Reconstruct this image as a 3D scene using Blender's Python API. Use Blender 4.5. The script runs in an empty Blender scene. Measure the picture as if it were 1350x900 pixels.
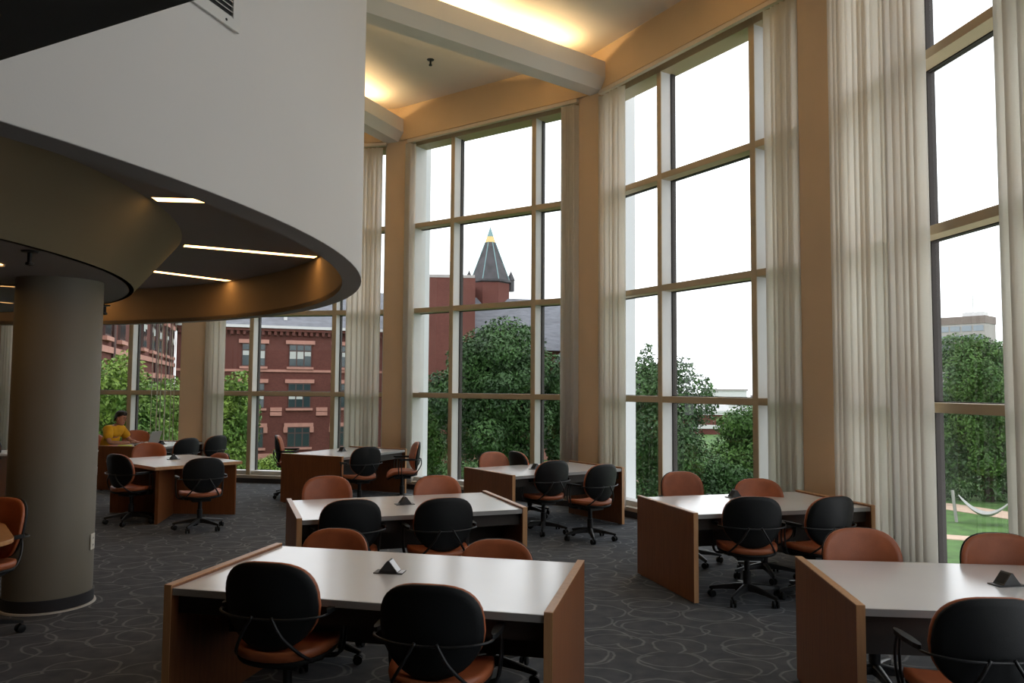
import bpy, bmesh, math, random
from mathutils import Vector, Matrix
sin, cos, pi, R = math.sin, math.cos, math.pi, math.radians
random.seed(7)
SC = bpy.context.scene
COL = SC.collection

# ------------------------------------------------------------------ camera, sky, exposure
CAM_H = 1.799
cam_d = bpy.data.cameras.new('camera')
cam_d.sensor_width = 36.0
cam_d.lens = 36.0 * 1018.3 / 1350.0
cam_d.clip_start, cam_d.clip_end = 0.05, 900
cam = bpy.data.objects.new('camera', cam_d)
COL.objects.link(cam)
_p, _r = R(3.424), R(.407)
_ri = Vector((cos(_r), -sin(_p) * sin(_r), cos(_p) * sin(_r)))
_up = Vector((-sin(_r), -sin(_p) * cos(_r), cos(_p) * cos(_r)))
_fw = Vector((0, cos(_p), sin(_p)))
cam.matrix_world = Matrix(((_ri.x, _up.x, -_fw.x, 0), (_ri.y, _up.y, -_fw.y, 0), (_ri.z, _up.z, -_fw.z, CAM_H), (0, 0, 0, 1)))
SC.camera = cam

world = bpy.data.worlds.new('overcast_sky')
SC.world = world
world.use_nodes = True
_bg = world.node_tree.nodes['Background']
_bg.inputs[0].default_value = (.93, .97, 1.0, 1)
_bg.inputs[1].default_value = 2.3
SC.view_settings.view_transform = 'Standard'
SC.view_settings.look = 'None'
SC.view_settings.gamma = 1
SC.view_settings.use_curve_mapping = False
SC.view_settings.exposure = 0.0
SC.cycles.use_denoising = True
SC.cycles.max_bounces = 10
SC.cycles.diffuse_bounces = 6
SC.cycles.glossy_bounces = 4
SC.cycles.transparent_max_bounces = 24
SC.cycles.caustics_reflective = False
SC.cycles.caustics_refractive = False
SC.cycles.sample_clamp_indirect = 6.0

# ------------------------------------------------------------------ materials
def nodes(m):
    m.use_nodes = True
    return m.node_tree.nodes, m.node_tree.links
def mat(name, col, rough=.6, metal=0, spec=.5, var=.0, scale=6, bump=0, bscale=60, stretch=(1, 1, 1), coat=0):
    m = bpy.data.materials.new(name)
    N, L = nodes(m)
    b = N['Principled BSDF']
    b.inputs['Roughness'].default_value = rough
    b.inputs['Metallic'].default_value = metal
    b.inputs['Specular IOR Level'].default_value = spec
    b.inputs['Coat Weight'].default_value = coat; b.inputs['Coat Roughness'].default_value = .22
    b.inputs['Base Color'].default_value = (*col, 1)
    tc = N.new('ShaderNodeTexCoord')
    mp = N.new('ShaderNodeMapping'); mp.inputs['Scale'].default_value = stretch
    L.new(tc.outputs['Object'], mp.inputs[0])
    if var:
        nz = N.new('ShaderNodeTexNoise'); nz.inputs['Scale'].default_value = scale; nz.inputs['Detail'].default_value = 5
        L.new(mp.outputs[0], nz.inputs['Vector'])
        rp = N.new('ShaderNodeValToRGB')
        rp.color_ramp.elements[0].position = .3; rp.color_ramp.elements[1].position = .7
        rp.color_ramp.elements[0].color = (*[c * (1 - var) for c in col], 1)
        rp.color_ramp.elements[1].color = (*[min(1, c * (1 + var)) for c in col], 1)
        L.new(nz.outputs[0], rp.inputs[0]); L.new(rp.outputs[0], b.inputs['Base Color'])
    if bump:
        n2 = N.new('ShaderNodeTexNoise'); n2.inputs['Scale'].default_value = bscale; n2.inputs['Detail'].default_value = 3
        L.new(mp.outputs[0], n2.inputs['Vector'])
        bp = N.new('ShaderNodeBump'); bp.inputs['Strength'].default_value = bump; bp.inputs['Distance'].default_value = .01
        L.new(n2.outputs[0], bp.inputs['Height']); L.new(bp.outputs[0], b.inputs['Normal'])
    return m
def emis(name, col, s):
    m = bpy.data.materials.new(name)
    N, L = nodes(m)
    b = N['Principled BSDF']
    b.inputs['Base Color'].default_value = (.8, .8, .8, 1)
    b.inputs['Emission Color'].default_value = (*col, 1)
    b.inputs['Emission Strength'].default_value = s
    return m
def glass_mat(name, refl=.06, tint=(.985, .985, .985)):
    m = bpy.data.materials.new(name)
    N, L = nodes(m)
    N.remove(N['Principled BSDF'])
    out = N['Material Output']
    tr = N.new('ShaderNodeBsdfTransparent'); tr.inputs[0].default_value = (*tint, 1)
    gl = N.new('ShaderNodeBsdfGlossy'); gl.inputs['Roughness'].default_value = .02; gl.inputs['Color'].default_value = (1, 1, 1, 1)
    fr = N.new('ShaderNodeFresnel'); fr.inputs[0].default_value = 1.35
    mx = N.new('ShaderNodeMixShader')
    ge = N.new('ShaderNodeNewGeometry')
    sb = N.new('ShaderNodeMath'); sb.operation = 'SUBTRACT'; sb.inputs[0].default_value = 1; L.new(ge.outputs['Backfacing'], sb.inputs[1])
    mu = N.new('ShaderNodeMath'); mu.operation = 'MULTIPLY'; L.new(fr.outputs[0], mu.inputs[0]); L.new(sb.outputs[0], mu.inputs[1])
    L.new(mu.outputs[0], mx.inputs[0]); L.new(tr.outputs[0], mx.inputs[1]); L.new(gl.outputs[0], mx.inputs[2])
    L.new(mx.outputs[0], out.inputs[0])
    return m
def cloth_mat(name, col, trans=.45, rough=.9):
    m = bpy.data.materials.new(name)
    N, L = nodes(m)
    N.remove(N['Principled BSDF'])
    out = N['Material Output']
    tc = N.new('ShaderNodeTexCoord')
    mp = N.new('ShaderNodeMapping'); mp.inputs['Scale'].default_value = (30, 30, 220)
    nz = N.new('ShaderNodeTexNoise'); nz.inputs['Scale'].default_value = 1.0; nz.inputs['Detail'].default_value = 3
    L.new(tc.outputs['Object'], mp.inputs[0]); L.new(mp.outputs[0], nz.inputs['Vector'])
    rp = N.new('ShaderNodeValToRGB')
    rp.color_ramp.elements[0].color = (*[c * .93 for c in col], 1); rp.color_ramp.elements[1].color = (*col, 1)
    L.new(nz.outputs[0], rp.inputs[0])
    d = N.new('ShaderNodeBsdfDiffuse'); t = N.new('ShaderNodeBsdfTranslucent')
    L.new(rp.outputs[0], d.inputs[0]); L.new(rp.outputs[0], t.inputs[0])
    mx = N.new('ShaderNodeMixShader'); mx.inputs[0].default_value = trans
    L.new(d.outputs[0], mx.inputs[1]); L.new(t.outputs[0], mx.inputs[2]); L.new(mx.outputs[0], out.inputs[0])
    return m
def leaf_mat(name, c0, c1, scale=.8):
    m = bpy.data.materials.new(name)
    N, L = nodes(m)
    b = N['Principled BSDF']
    b.inputs['Roughness'].default_value = .55; b.inputs['Specular IOR Level'].default_value = .3
    tc = N.new('ShaderNodeTexCoord')
    nz = N.new('ShaderNodeTexNoise'); nz.inputs['Scale'].default_value = scale; nz.inputs['Detail'].default_value = 8
    L.new(tc.outputs['Object'], nz.inputs['Vector'])
    rp = N.new('ShaderNodeValToRGB')
    rp.color_ramp.elements[0].position = .35; rp.color_ramp.elements[1].position = .65
    rp.color_ramp.elements[0].color = (*c0, 1); rp.color_ramp.elements[1].color = (*c1, 1)
    L.new(nz.outputs[0], rp.inputs[0]); L.new(rp.outputs[0], b.inputs['Base Color'])
    return m
def carpet_mat():
    m = bpy.data.materials.new('carpet_grey_loops')
    N, L = nodes(m)
    b = N['Principled BSDF']; b.inputs['Roughness'].default_value = .95; b.inputs['Specular IOR Level'].default_value = .15
    tc = N.new('ShaderNodeTexCoord')
    def ring(scale, off, r0, w, sx):
        mp = N.new('ShaderNodeMapping'); mp.inputs['Location'].default_value = off; mp.inputs['Scale'].default_value = (scale * sx, scale, 0)
        mp.inputs['Rotation'].default_value = (0, 0, off[0])
        L.new(tc.outputs['Object'], mp.inputs[0])
        wz = N.new('ShaderNodeTexNoise'); wz.inputs['Scale'].default_value = 1.6
        L.new(mp.outputs[0], wz.inputs['Vector'])
        ad = N.new('ShaderNodeVectorMath'); ad.operation = 'MULTIPLY_ADD'
        ad.inputs[1].default_value = (.28, .28, 0)
        L.new(wz.outputs['Color'], ad.inputs[0]); L.new(mp.outputs[0], ad.inputs[2])
        v = N.new('ShaderNodeTexVoronoi'); v.voronoi_dimensions = '2D'; v.inputs['Scale'].default_value = 1; v.inputs['Randomness'].default_value = .55
        L.new(ad.outputs[0], v.inputs['Vector'])
        s = N.new('ShaderNodeMath'); s.operation = 'SUBTRACT'; s.inputs[1].default_value = r0; L.new(v.outputs['Distance'], s.inputs[0])
        a = N.new('ShaderNodeMath'); a.operation = 'ABSOLUTE'; L.new(s.outputs[0], a.inputs[0])
        c = N.new('ShaderNodeMapRange'); c.inputs[1].default_value = w; c.inputs[2].default_value = w * 2.4; c.inputs[3].default_value = 1; c.inputs[4].default_value = 0
        L.new(a.outputs[0], c.inputs[0])
        return c.outputs[0]
    r1 = ring(2.7, (.3, .1, 0), .40, .010, .72); r2 = ring(2.4, (1.7, .9, 0), .42, .010, .78)
    mx = N.new('ShaderNodeMath'); mx.operation = 'MAXIMUM'; L.new(r1, mx.inputs[0]); L.new(r2, mx.inputs[1])
    nz = N.new('ShaderNodeTexNoise'); nz.inputs['Scale'].default_value = 7; nz.inputs['Detail'].default_value = 6
    L.new(tc.outputs['Object'], nz.inputs['Vector'])
    fm = N.new('ShaderNodeMath'); fm.operation = 'MULTIPLY'; L.new(mx.outputs[0], fm.inputs[0]); L.new(nz.outputs[0], fm.inputs[1])
    base = N.new('ShaderNodeValToRGB'); base.color_ramp.elements[0].position = .3; base.color_ramp.elements[1].position = .75
    base.color_ramp.elements[0].color = (.068, .074, .085, 1); base.color_ramp.elements[1].color = (.105, .113, .126, 1)
    L.new(nz.outputs[0], base.inputs[0])
    mix = N.new('ShaderNodeMix'); mix.data_type = 'RGBA'
    L.new(fm.outputs[0], mix.inputs[0]); L.new(base.outputs[0], mix.inputs[6]); mix.inputs[7].default_value = (.25, .255, .27, 1)
    L.new(mix.outputs[2], b.inputs['Base Color'])
    n2 = N.new('ShaderNodeTexNoise'); n2.inputs['Scale'].default_value = 260
    L.new(tc.outputs['Object'], n2.inputs['Vector'])
    bp = N.new('ShaderNodeBump'); bp.inputs['Strength'].default_value = .4; bp.inputs['Distance'].default_value = .004
    L.new(n2.outputs[0], bp.inputs['Height']); L.new(bp.outputs[0], b.inputs['Normal'])
    return m
def wood_mat(name, c0, c1, rough=.4):
    m = bpy.data.materials.new(name)
    N, L = nodes(m)
    b = N['Principled BSDF']; b.inputs['Roughness'].default_value = rough; b.inputs['Specular IOR Level'].default_value = .4
    tc = N.new('ShaderNodeTexCoord')
    mp = N.new('ShaderNodeMapping'); mp.inputs['Scale'].default_value = (14, 14, 1.2)
    L.new(tc.outputs['Object'], mp.inputs[0])
    nz = N.new('ShaderNodeTexNoise'); nz.inputs['Scale'].default_value = 3; nz.inputs['Detail'].default_value = 8; nz.inputs['Distortion'].default_value = .6
    L.new(mp.outputs[0], nz.inputs['Vector'])
    rp = N.new('ShaderNodeValToRGB'); rp.color_ramp.elements[0].position = .3; rp.color_ramp.elements[1].position = .7
    rp.color_ramp.elements[0].color = (*c0, 1); rp.color_ramp.elements[1].color = (*c1, 1)
    L.new(nz.outputs[0], rp.inputs[0]); L.new(rp.outputs[0], b.inputs['Base Color'])
    return m
def brick_mat():
    m = bpy.data.materials.new('red_brick_far')
    N, L = nodes(m)
    b = N['Principled BSDF']; b.inputs['Roughness'].default_value = .9; b.inputs['Specular IOR Level'].default_value = .2
    tc = N.new('ShaderNodeTexCoord')
    bt = N.new('ShaderNodeTexBrick'); bt.inputs['Scale'].default_value = 3.0
    bt.inputs['Color1'].default_value = (.150, .056, .045, 1); bt.inputs['Color2'].default_value = (.122, .045, .037, 1); bt.inputs['Mortar'].default_value = (.135, .062, .052, 1)
    bt.inputs['Mortar Size'].default_value = .012
    sx = N.new('ShaderNodeSeparateXYZ'); cx = N.new('ShaderNodeCombineXYZ')
    L.new(tc.outputs['Object'], sx.inputs[0])
    L.new(sx.outputs[0], cx.inputs[0]); L.new(sx.outputs[2], cx.inputs[1])
    L.new(cx.outputs[0], bt.inputs['Vector']); 
    nz = N.new('ShaderNodeTexNoise'); nz.inputs['Scale'].default_value = .35; nz.inputs['Detail'].default_value = 5
    L.new(tc.outputs['Object'], nz.inputs['Vector'])
    mr = N.new('ShaderNodeMapRange'); mr.inputs[3].default_value = .75; mr.inputs[4].default_value = 1.25; L.new(nz.outputs[0], mr.inputs[0])
    mu = N.new('ShaderNodeMix'); mu.data_type = 'RGBA'; mu.blend_type = 'MULTIPLY'; mu.inputs[0].default_value = 1
    L.new(bt.outputs[0], mu.inputs[6]); L.new(mr.outputs[0], mu.inputs[7])
    L.new(mu.outputs[2], b.inputs['Base Color'])
    return m

M = dict(
    carpet=carpet_mat(),
    wall=mat('tan_wall_paint', (.66, .48, .31), .75, var=.03, scale=2, bump=.05),
    backwall=mat('dark_back_wall', (.10, .075, .055), .8, var=.1, scale=2),
    fascia=mat('tan_fascia_paint', (.62, .45, .27), .75, var=.03, scale=2),
    ceil=mat('ceiling_plaster', (.70, .63, .54), .9, var=.03, scale=1.5),
    beam=mat('beam_plaster', (.66, .62, .55), .85, var=.02, scale=2),
    drum=mat('drum_white_paint', (.56, .53, .495), .7, var=.025, scale=.7, bump=.04),
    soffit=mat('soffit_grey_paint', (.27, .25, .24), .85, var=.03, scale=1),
    recess=mat('recess_brown_paint', (.42, .29, .17), .7, var=.04, scale=1.5),
    cone=mat('cone_olive_paint', (.22, .19, .125), .7, var=.03, scale=1),
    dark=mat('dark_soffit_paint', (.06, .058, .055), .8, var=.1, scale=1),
    column=mat('column_taupe_paint', (.215, .195, .155), .55, var=.03, scale=1.5),
    base=mat('black_rubber_base', (.035, .035, .04), .5),
    frame_warmlit=mat('window_frame_warmlit_face', (.50, .39, .25), .5, var=.03, scale=3),  # tan cast of the warm indoor light put into the frame colour
    frame=mat('window_frame_aluminium', (.63, .62, .60), .45, spec=.4, var=.03, scale=3),
    sill=mat('sill_beige_paint', (.50, .46, .40), .6),
    glass=glass_mat('window_glass'),
    vane=cloth_mat('blind_fabric_cream', (.95, .915, .86), .62),
    rail=mat('blind_rail_beige', (.62, .52, .40), .5),
    laminate=mat('table_laminate_white', (.80, .79, .80), .2, spec=.8, var=.015, scale=3, coat=.35),
    ledge=mat('table_edge_grey', (.30, .295, .29), .5),
    wood=wood_mat('table_panel_wood', (.165, .056, .018), (.225, .08, .027), .42),
    woodedge=wood_mat('table_edge_wood', (.46, .24, .11), (.56, .31, .15), .35),
    oak=wood_mat('oak_top', (.48, .24, .10), (.6, .33, .15), .3),
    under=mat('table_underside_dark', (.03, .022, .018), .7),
    leather=mat('chair_orange_leather', (.40, .115, .045), .42, spec=.5, var=.10, scale=12, bump=.12, bscale=160),
    shell=mat('chair_black_plastic', (.007, .008, .009), .55, spec=.28, bump=.08, bscale=260),
    steel=mat('chair_black_metal', (.014, .015, .017), .4, spec=.45),
    chrome=mat('satin_steel', (.55, .55, .56), .3, metal=1),
    modbk=mat('module_black_plastic', (.02, .02, .022), .4),
    modlab=mat('module_label_white', (.72, .74, .78), .4),
    ivory=mat('outlet_ivory_plastic', (.72, .70, .62), .4),
    hole=mat('dark_slot', (.01, .01, .01), .8),
    grille=mat('vent_white_metal', (.55, .53, .49), .5),
    lamp=emis('recessed_lamp_glow', (1, .56, .20), 7),
    tube=emis('cove_tube_glow', (1, .72, .38), 110),
    brick=brick_mat(),
    stone=mat('pink_sandstone', (.48, .24, .19), .85, var=.1, scale=2),
    slate=mat('roof_slate', (.135, .14, .16), .7, var=.25, scale=1.2, stretch=(1, 1, 4)),
    slate2=mat('spire_slate', (.045, .042, .047), .65, var=.4, scale=1.5),
    copper=mat('spire_verdigris', (.16, .27, .28), .6),
    gold=mat('spire_ochre_band', (.62, .46, .18), .6),
    winframe=mat('brown_window_frame', (.09, .05, .045), .6),
    winglass=mat('far_window_glass', (.03, .05, .055), .12, spec=.6),
    shade=mat('window_shade_white', (.5, .52, .5), .8),
    grass=mat('lawn_grass', (.06, .135, .025), .9, var=.35, scale=1.4, bump=.3, bscale=8),
    path=mat('path_paving', (.50, .36, .27), .9, var=.15, scale=2),
    concrete_white=mat('pier_exterior_paint', (.62, .63, .64), .8, var=.03, scale=2),
    bark=mat('tree_bark', (.055, .045, .035), .9, var=.3, scale=4),
    leafdark=leaf_mat('leaf_dark', (.018, .045, .014), (.05, .115, .028)),
    leafmid=leaf_mat('leaf_mid', (.03, .075, .018), (.085, .175, .035)),
    leafbright=leaf_mat('leaf_bright', (.055, .14, .022), (.20, .30, .045)),
    concrete=mat('tower_concrete', (.36, .33, .32), .8, var=.05),
    concdark=mat('tower_brown_band', (.20, .155, .14), .8, var=.05),
    towerglass=mat('tower_window_band', (.25, .28, .33), .3),
    white=mat('white_trim', (.62, .62, .62), .7),
    rope=mat('hammock_rope', (.36, .36, .34), .9),
    post=mat('hammock_post_wood', (.34, .33, .31), .8),
    skin=mat('skin', (.42, .20, .13), .5, var=.06, scale=20),
    shirt=mat('yellow_tshirt', (.72, .36, .008), .85, var=.1, scale=10, bump=.2, bscale=30),
    trousers=mat('dark_trousers', (.03, .035, .05), .85),
    hair=mat('dark_brown_hair', (.018, .01, .007), .6, var=.3, scale=60, bump=.3, bscale=120),
    eye=mat('eye_dark', (.02, .015, .012), .3),
    lip=mat('lip', (.30, .11, .09), .5),
    silver=mat('laptop_silver', (.42, .43, .42), .35, metal=.6),
    keys=mat('laptop_keys', (.03, .03, .032), .5),
    screen=emis('laptop_screen', (.55, .65, .8), .5),
    lime=mat('notebook_lime', (.52, .60, .05), .6),
    pink=mat('notebook_pink', (.72, .16, .25), .6),
    blackbook=mat('notebook_black', (.02, .02, .02), .5),
    shoe=mat('shoe_black', (.02, .02, .02), .5),
)

# ------------------------------------------------------------------ mesh helpers
class MB:
    def __init__(s): s.v, s.f = [], []
    def add(s, vs, fs):
        o = len(s.v); s.v += [tuple(v) for v in vs]; s.f += [tuple(i + o for i in f) for f in fs]; return s
    def box(s, x0, x1, y0, y1, z0, z1, T=None):
        vs = [Vector((x, y, z)) for z in (z0, z1) for y in (y0, y1) for x in (x0, x1)]
        if T: vs = [T @ v for v in vs]
        return s.add(vs, [(0, 2, 3, 1), (4, 5, 7, 6), (0, 1, 5, 4), (2, 6, 7, 3), (0, 4, 6, 2), (1, 3, 7, 5)])
    def tube(s, pts, r, n=8, closed=False, caps=True):
        pts = [Vector(p) for p in pts]
        rs = r if isinstance(r, (list, tuple)) else [r] * len(pts)
        m = len(pts); rings = []; up = None
        for i, p in enumerate(pts):
            a = pts[(i - 1) % m] if (i or closed) else p; b = pts[(i + 1) % m] if (i < m - 1 or closed) else p
            d = (b - a).normalized()
            if up is None: up = d.orthogonal().normalized()
            up = (up - d * up.dot(d)); up = up.normalized() if up.length > 1e-6 else d.orthogonal().normalized()
            w = d.cross(up)
            rings.append([p + (up * cos(2 * pi * k / n) + w * sin(2 * pi * k / n)) * rs[i] for k in range(n)])
        vs = [v for q in rings for v in q]; fs = []
        for i in range(m if closed else m - 1):
            j = (i + 1) % m
            for k in range(n): fs.append((i * n + k, i * n + (k + 1) % n, j * n + (k + 1) % n, j * n + k))
        if caps and not closed: fs += [tuple(range(n))[::-1], tuple((m - 1) * n + k for k in range(n))]
        return s.add(vs, fs)
    def lathe(s, prof, n=32, c=(0, 0, 0), a0=0, a1=2 * pi, ring=False):
        if ring: prof = list(prof) + [prof[0]]
        full = abs(a1 - a0 - 2 * pi) < 1e-6; cols = n if full else n + 1; vs = []
        for r, z in prof:
            for k in range(cols):
                a = a0 + (a1 - a0) * k / n
                vs.append((c[0] + r * cos(a), c[1] + r * sin(a), c[2] + z))
        fs = []
        for i in range(len(prof) - 1):
            for k in range(n): fs.append((i * cols + k, i * cols + (k + 1) % cols, (i + 1) * cols + (k + 1) % cols, (i + 1) * cols + k))
        if full and not ring:
            if prof[0][0] > 1e-5: fs.append(tuple(range(cols))[::-1])
            if prof[-1][0] > 1e-5: fs.append(tuple((len(prof) - 1) * cols + k for k in range(cols)))
        return s.add(vs, fs)
    def prism(s, poly, z0, z1):
        n = len(poly)
        vs = [(p[0], p[1], z0) for p in poly] + [(p[0], p[1], z1) for p in poly]
        fs = [tuple(range(n))[::-1], tuple(range(n, 2 * n))] + [(i, (i + 1) % n, n + (i + 1) % n, n + i) for i in range(n)]
        return s.add(vs, fs)
    def loft(s, rings, caps=True):
        n = len(rings[0]); fs = []
        for i in range(len(rings) - 1):
            for k in range(n): fs.append((i * n + k, i * n + (k + 1) % n, (i + 1) * n + (k + 1) % n, (i + 1) * n + k))
        if caps: fs += [tuple(range(n))[::-1], tuple((len(rings) - 1) * n + k for k in range(n))]
        return s.add([v for q in rings for v in q], fs)
    def mesh(s, name, smooth=False, bevel=0, seg=2, fix=True):
        me = bpy.data.meshes.new(name)
        me.from_pydata([tuple(v) for v in s.v], [], s.f)
        if fix or bevel:
            bm = bmesh.new(); bm.from_mesh(me)
            if fix: bmesh.ops.remove_doubles(bm, verts=bm.verts, dist=1e-5)
            if fix: bmesh.ops.recalc_face_normals(bm, faces=bm.faces)
            if bevel: bmesh.ops.bevel(bm, geom=[e for e in bm.edges if len(e.link_faces) == 2 and e.calc_face_angle(0) > .6], offset=bevel, segments=seg, profile=.5, affect='EDGES')
            bm.to_mesh(me); bm.free()
        if smooth:
            for p in me.polygons: p.use_smooth = True
            if smooth != 'all':
                me.set_sharp_from_angle(angle=R(38))
        return me
def link(name, me, m, parent=None):
    o = bpy.data.objects.new(name, me)
    if m is not None and (not me.materials): me.materials.append(m)
    COL.objects.link(o)
    if parent is not None: o.parent = parent
    return o
def obj(name, mb, m, parent=None, smooth=False, bevel=0, **k): return link(name, mb.mesh(name, smooth, bevel, **k), m, parent)
def tag(o, label, cat, group=None, kind=None):
    if label: o['label'] = label
    if cat: o['category'] = cat
    if group: o['group'] = group
    if kind: o['kind'] = kind
    return o
def thing(name, label, cat, loc=(0, 0, 0), rz=0, group=None):
    o = bpy.data.objects.new(name, None); COL.objects.link(o)
    o.location = loc; o.rotation_euler = (0, 0, rz); o.empty_display_size = .1
    return tag(o, label, cat, group)
def struct(o): o['kind'] = 'structure'; return o
def group_empty(name, loc=(0, 0, 0), rz=0):
    o = bpy.data.objects.new(name, None); COL.objects.link(o); o.location = loc; o.rotation_euler = (0, 0, rz); return struct(o)
def dup(root, loc, rz, label=None, group=None, skip=()):
    r = root.copy(); COL.objects.link(r); r.location = loc; r.rotation_euler = (0, 0, rz)
    if label: r['label'] = label
    if group: r['group'] = group
    for ch in list(root.children):
        if ch.name.split('.')[0] in skip: continue
        c = ch.copy(); COL.objects.link(c); c.parent = r
        for g in ch.children:
            d = g.copy(); COL.objects.link(d); d.parent = c
    return r
def smooth_path(pts, n=6):
    pts = [Vector(p) for p in pts]; out = []
    for i in range(len(pts) - 1):
        p0, p1, p2, p3 = pts[max(i - 1, 0)], pts[i], pts[i + 1], pts[min(i + 2, len(pts) - 1)]
        for k in range(n):
            t = k / n
            out.append(.5 * ((2 * p1) + (p2 - p0) * t + (2 * p0 - 5 * p1 + 4 * p2 - p3) * t * t + (3 * p1 - p0 - 3 * p2 + p3) * t ** 3))
    return out + [pts[-1]]

# ------------------------------------------------------------------ room plan: a fifteen sided drum of a room
S = 1.17
CC = Vector((-5.01 * S, 4.296 * S)); RW = 8.158 * S; TH0 = R(6.95); DTH = 2 * pi / 15
RV = RW / cos(DTH / 2); CHORD = 2 * RW * math.tan(DTH / 2)
VTX = {}
for k in range(-9, 7):
    a = TH0 + (k + .5) * DTH
    VTX[k] = CC + Vector((cos(a), sin(a))) * RV           # VTX[k] = pier between bay k and bay k+1
_a = TH0 + 3 * DTH + R(8)
VTX[4] = VTX[3] + Vector((-sin(_a), cos(_a))) * CHORD     # bay four runs a little straighter than the circle
VTX[5] = VTX[4] + Vector((-sin(_a + DTH), cos(_a + DTH))) * CHORD
def bay(k):                                               # midpoint, outward normal angle of bay k
    a, b = VTX[k - 1], VTX[k]
    d = (b - a); return (a + b) / 2, math.atan2(-d.x, d.y), d.length
ZC = 6.89
ZT = [.14, 1.656, 3.166, 4.706, 6.25]
floor_poly = [VTX[k] + (VTX[k] - CC).normalized() * .1 for k in range(-9, 6)]
o = struct(obj('floor', MB().prism([(p.x, p.y) for p in floor_poly], -.25, 0), M['carpet']))
o = struct(obj('ceiling', MB().prism([(p.x, p.y) for p in floor_poly], ZC, ZC + .2), M['ceil']))
o['label'] = 'pale plaster ceiling with glowing cove beams'

# piers at the corners of the room
for k in range(-2, 6):
    v = VTX[k]; a = math.atan2((v - CC).y, (v - CC).x)
    mb = MB().box(-.15, .10, -.255, .255, 0, 6.28)
    o = struct(obj('wall_pier', mb, M['wall'], bevel=.008)); o.location = (v.x, v.y, 0); o.rotation_euler = (0, 0, a)
    obj('pier_exterior', MB().box(.101, .62, -.255, .255, -1, 7.2), M['concrete_white'], o)
# solid back walls behind the camera
for k in list(range(-8, -1)) + [6]:
    if k == 6: a, b = VTX[5], VTX[-9]
    else: a, b = VTX[k - 1], VTX[k]
    d = (b - a); L_ = d.length; n = math.atan2(d.y, d.x)
    o = struct(obj('wall_back', MB().box(0, L_, -.2, 0, 0, ZC), M['backwall'])); o.location = (a.x, a.y, 0); o.rotation_euler = (0, 0, n)

def window(k, idx, mul, jamb, panes=True):
    """frame of bay k in local coordinates: x to the right seen from inside, y outward, z up"""
    mid, th, L_ = bay(k)
    root = group_empty('window_%d' % idx, (mid.x, mid.y, 0), th - pi / 2)
    h = L_ / 2
    # fascia above, sill wall below
    o = struct(obj('wall_fascia', MB().box(-h - .02, h + .02, -.15, .34, 6.28, ZC + .02), M['fascia'])); o.location = root.location; o.rotation_euler = root.rotation_euler
    o = struct(obj('baseboard_window', MB().box(-h + .15, h - .15, -.06, .02, 0, .085), M['base'])); o.location = root.location; o.rotation_euler = root.rotation_euler
    obj('sill', MB().box(-h + .2, h - .2, -.05, .34, .085, ZT[0]), M['sill'], root, bevel=.004)
    xs = [jamb[0], mul[0], mul[1], jamb[1]]
    # jambs run from the pier to the first pane
    jamb = (-h + .325, h - .325)
    obj('jamb', MB().box(-h + .2, jamb[0], .0, .30, ZT[0], 6.28), M['frame'], root)
    obj('jamb', MB().box(jamb[1], h - .2, .0, .30, ZT[0], 6.28), M['frame'], root)
    for x in mul:
        mu_ = obj('mullion', MB().box(x - .04, x + .04, .0125, .18, ZT[0], 6.25), M['frame'], root)
        obj('mullion_warmlit_face', MB().box(x - .0405, x + .0405, 0, .012, ZT[0], 6.25), M['frame_warmlit'], mu_, bevel=.002)  # thin cap coloured as if lit warm from inside, sides stay pale
        obj('mullion_stop', MB().box(x - .055, x + .055, .185, .26, ZT[0], 6.25), M['under'], root)
    segs = [(jamb[0], mul[0] - .04), (mul[0] + .04, mul[1] - .04), (mul[1] + .04, jamb[1])]
    for i in range(1, 4):
        for a, b in segs:
            obj('transom', MB().box(a, b, .002, .17, ZT[i] - .042, ZT[i] + .042), M['frame_warmlit'], root, bevel=.003)
            obj('transom_stop', MB().box(a, b, .175, .24, ZT[i] - .05, ZT[i] + .05), M['under'], root)
    obj('head', MB().box(jamb[0], jamb[1], .0, .30, 6.175, 6.28), M['frame_warmlit'], root)
    obj('bottom_rail', MB().box(jamb[0], jamb[1], .06, .25, ZT[0], ZT[0] + .07), M['frame'], root)
    for i in range(4):
        z0 = ZT[i] + (.07 if i == 0 else .05); z1 = ZT[i + 1] - (.05 if i < 3 else .075)
        for a, b in segs:
            obj('pane', MB().box(a + .012, b - .012, .205, .215, z0, z1), M['glass'], root)
    return root
WIN = {0: ((-.66, 1.0), (-1.45, 1.70)), 1: ((-.62, 1.02), (-1.13, 1.70)), 2: ((-.83, .87), (-1.50, 1.70)),
       3: ((-.91, .75), (-1.55, 1.55)), 4: ((-.88, .71), (-1.55, 1.60)), 5: ((-.83, .83), (-1.55, 1.55)), -1: ((-.83, .83), (-1.55, 1.55))}
for n_, k in enumerate((2, 1, 0, 3, 4, 5, -1)): window(k, n_ + 1, *WIN[k])

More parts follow.
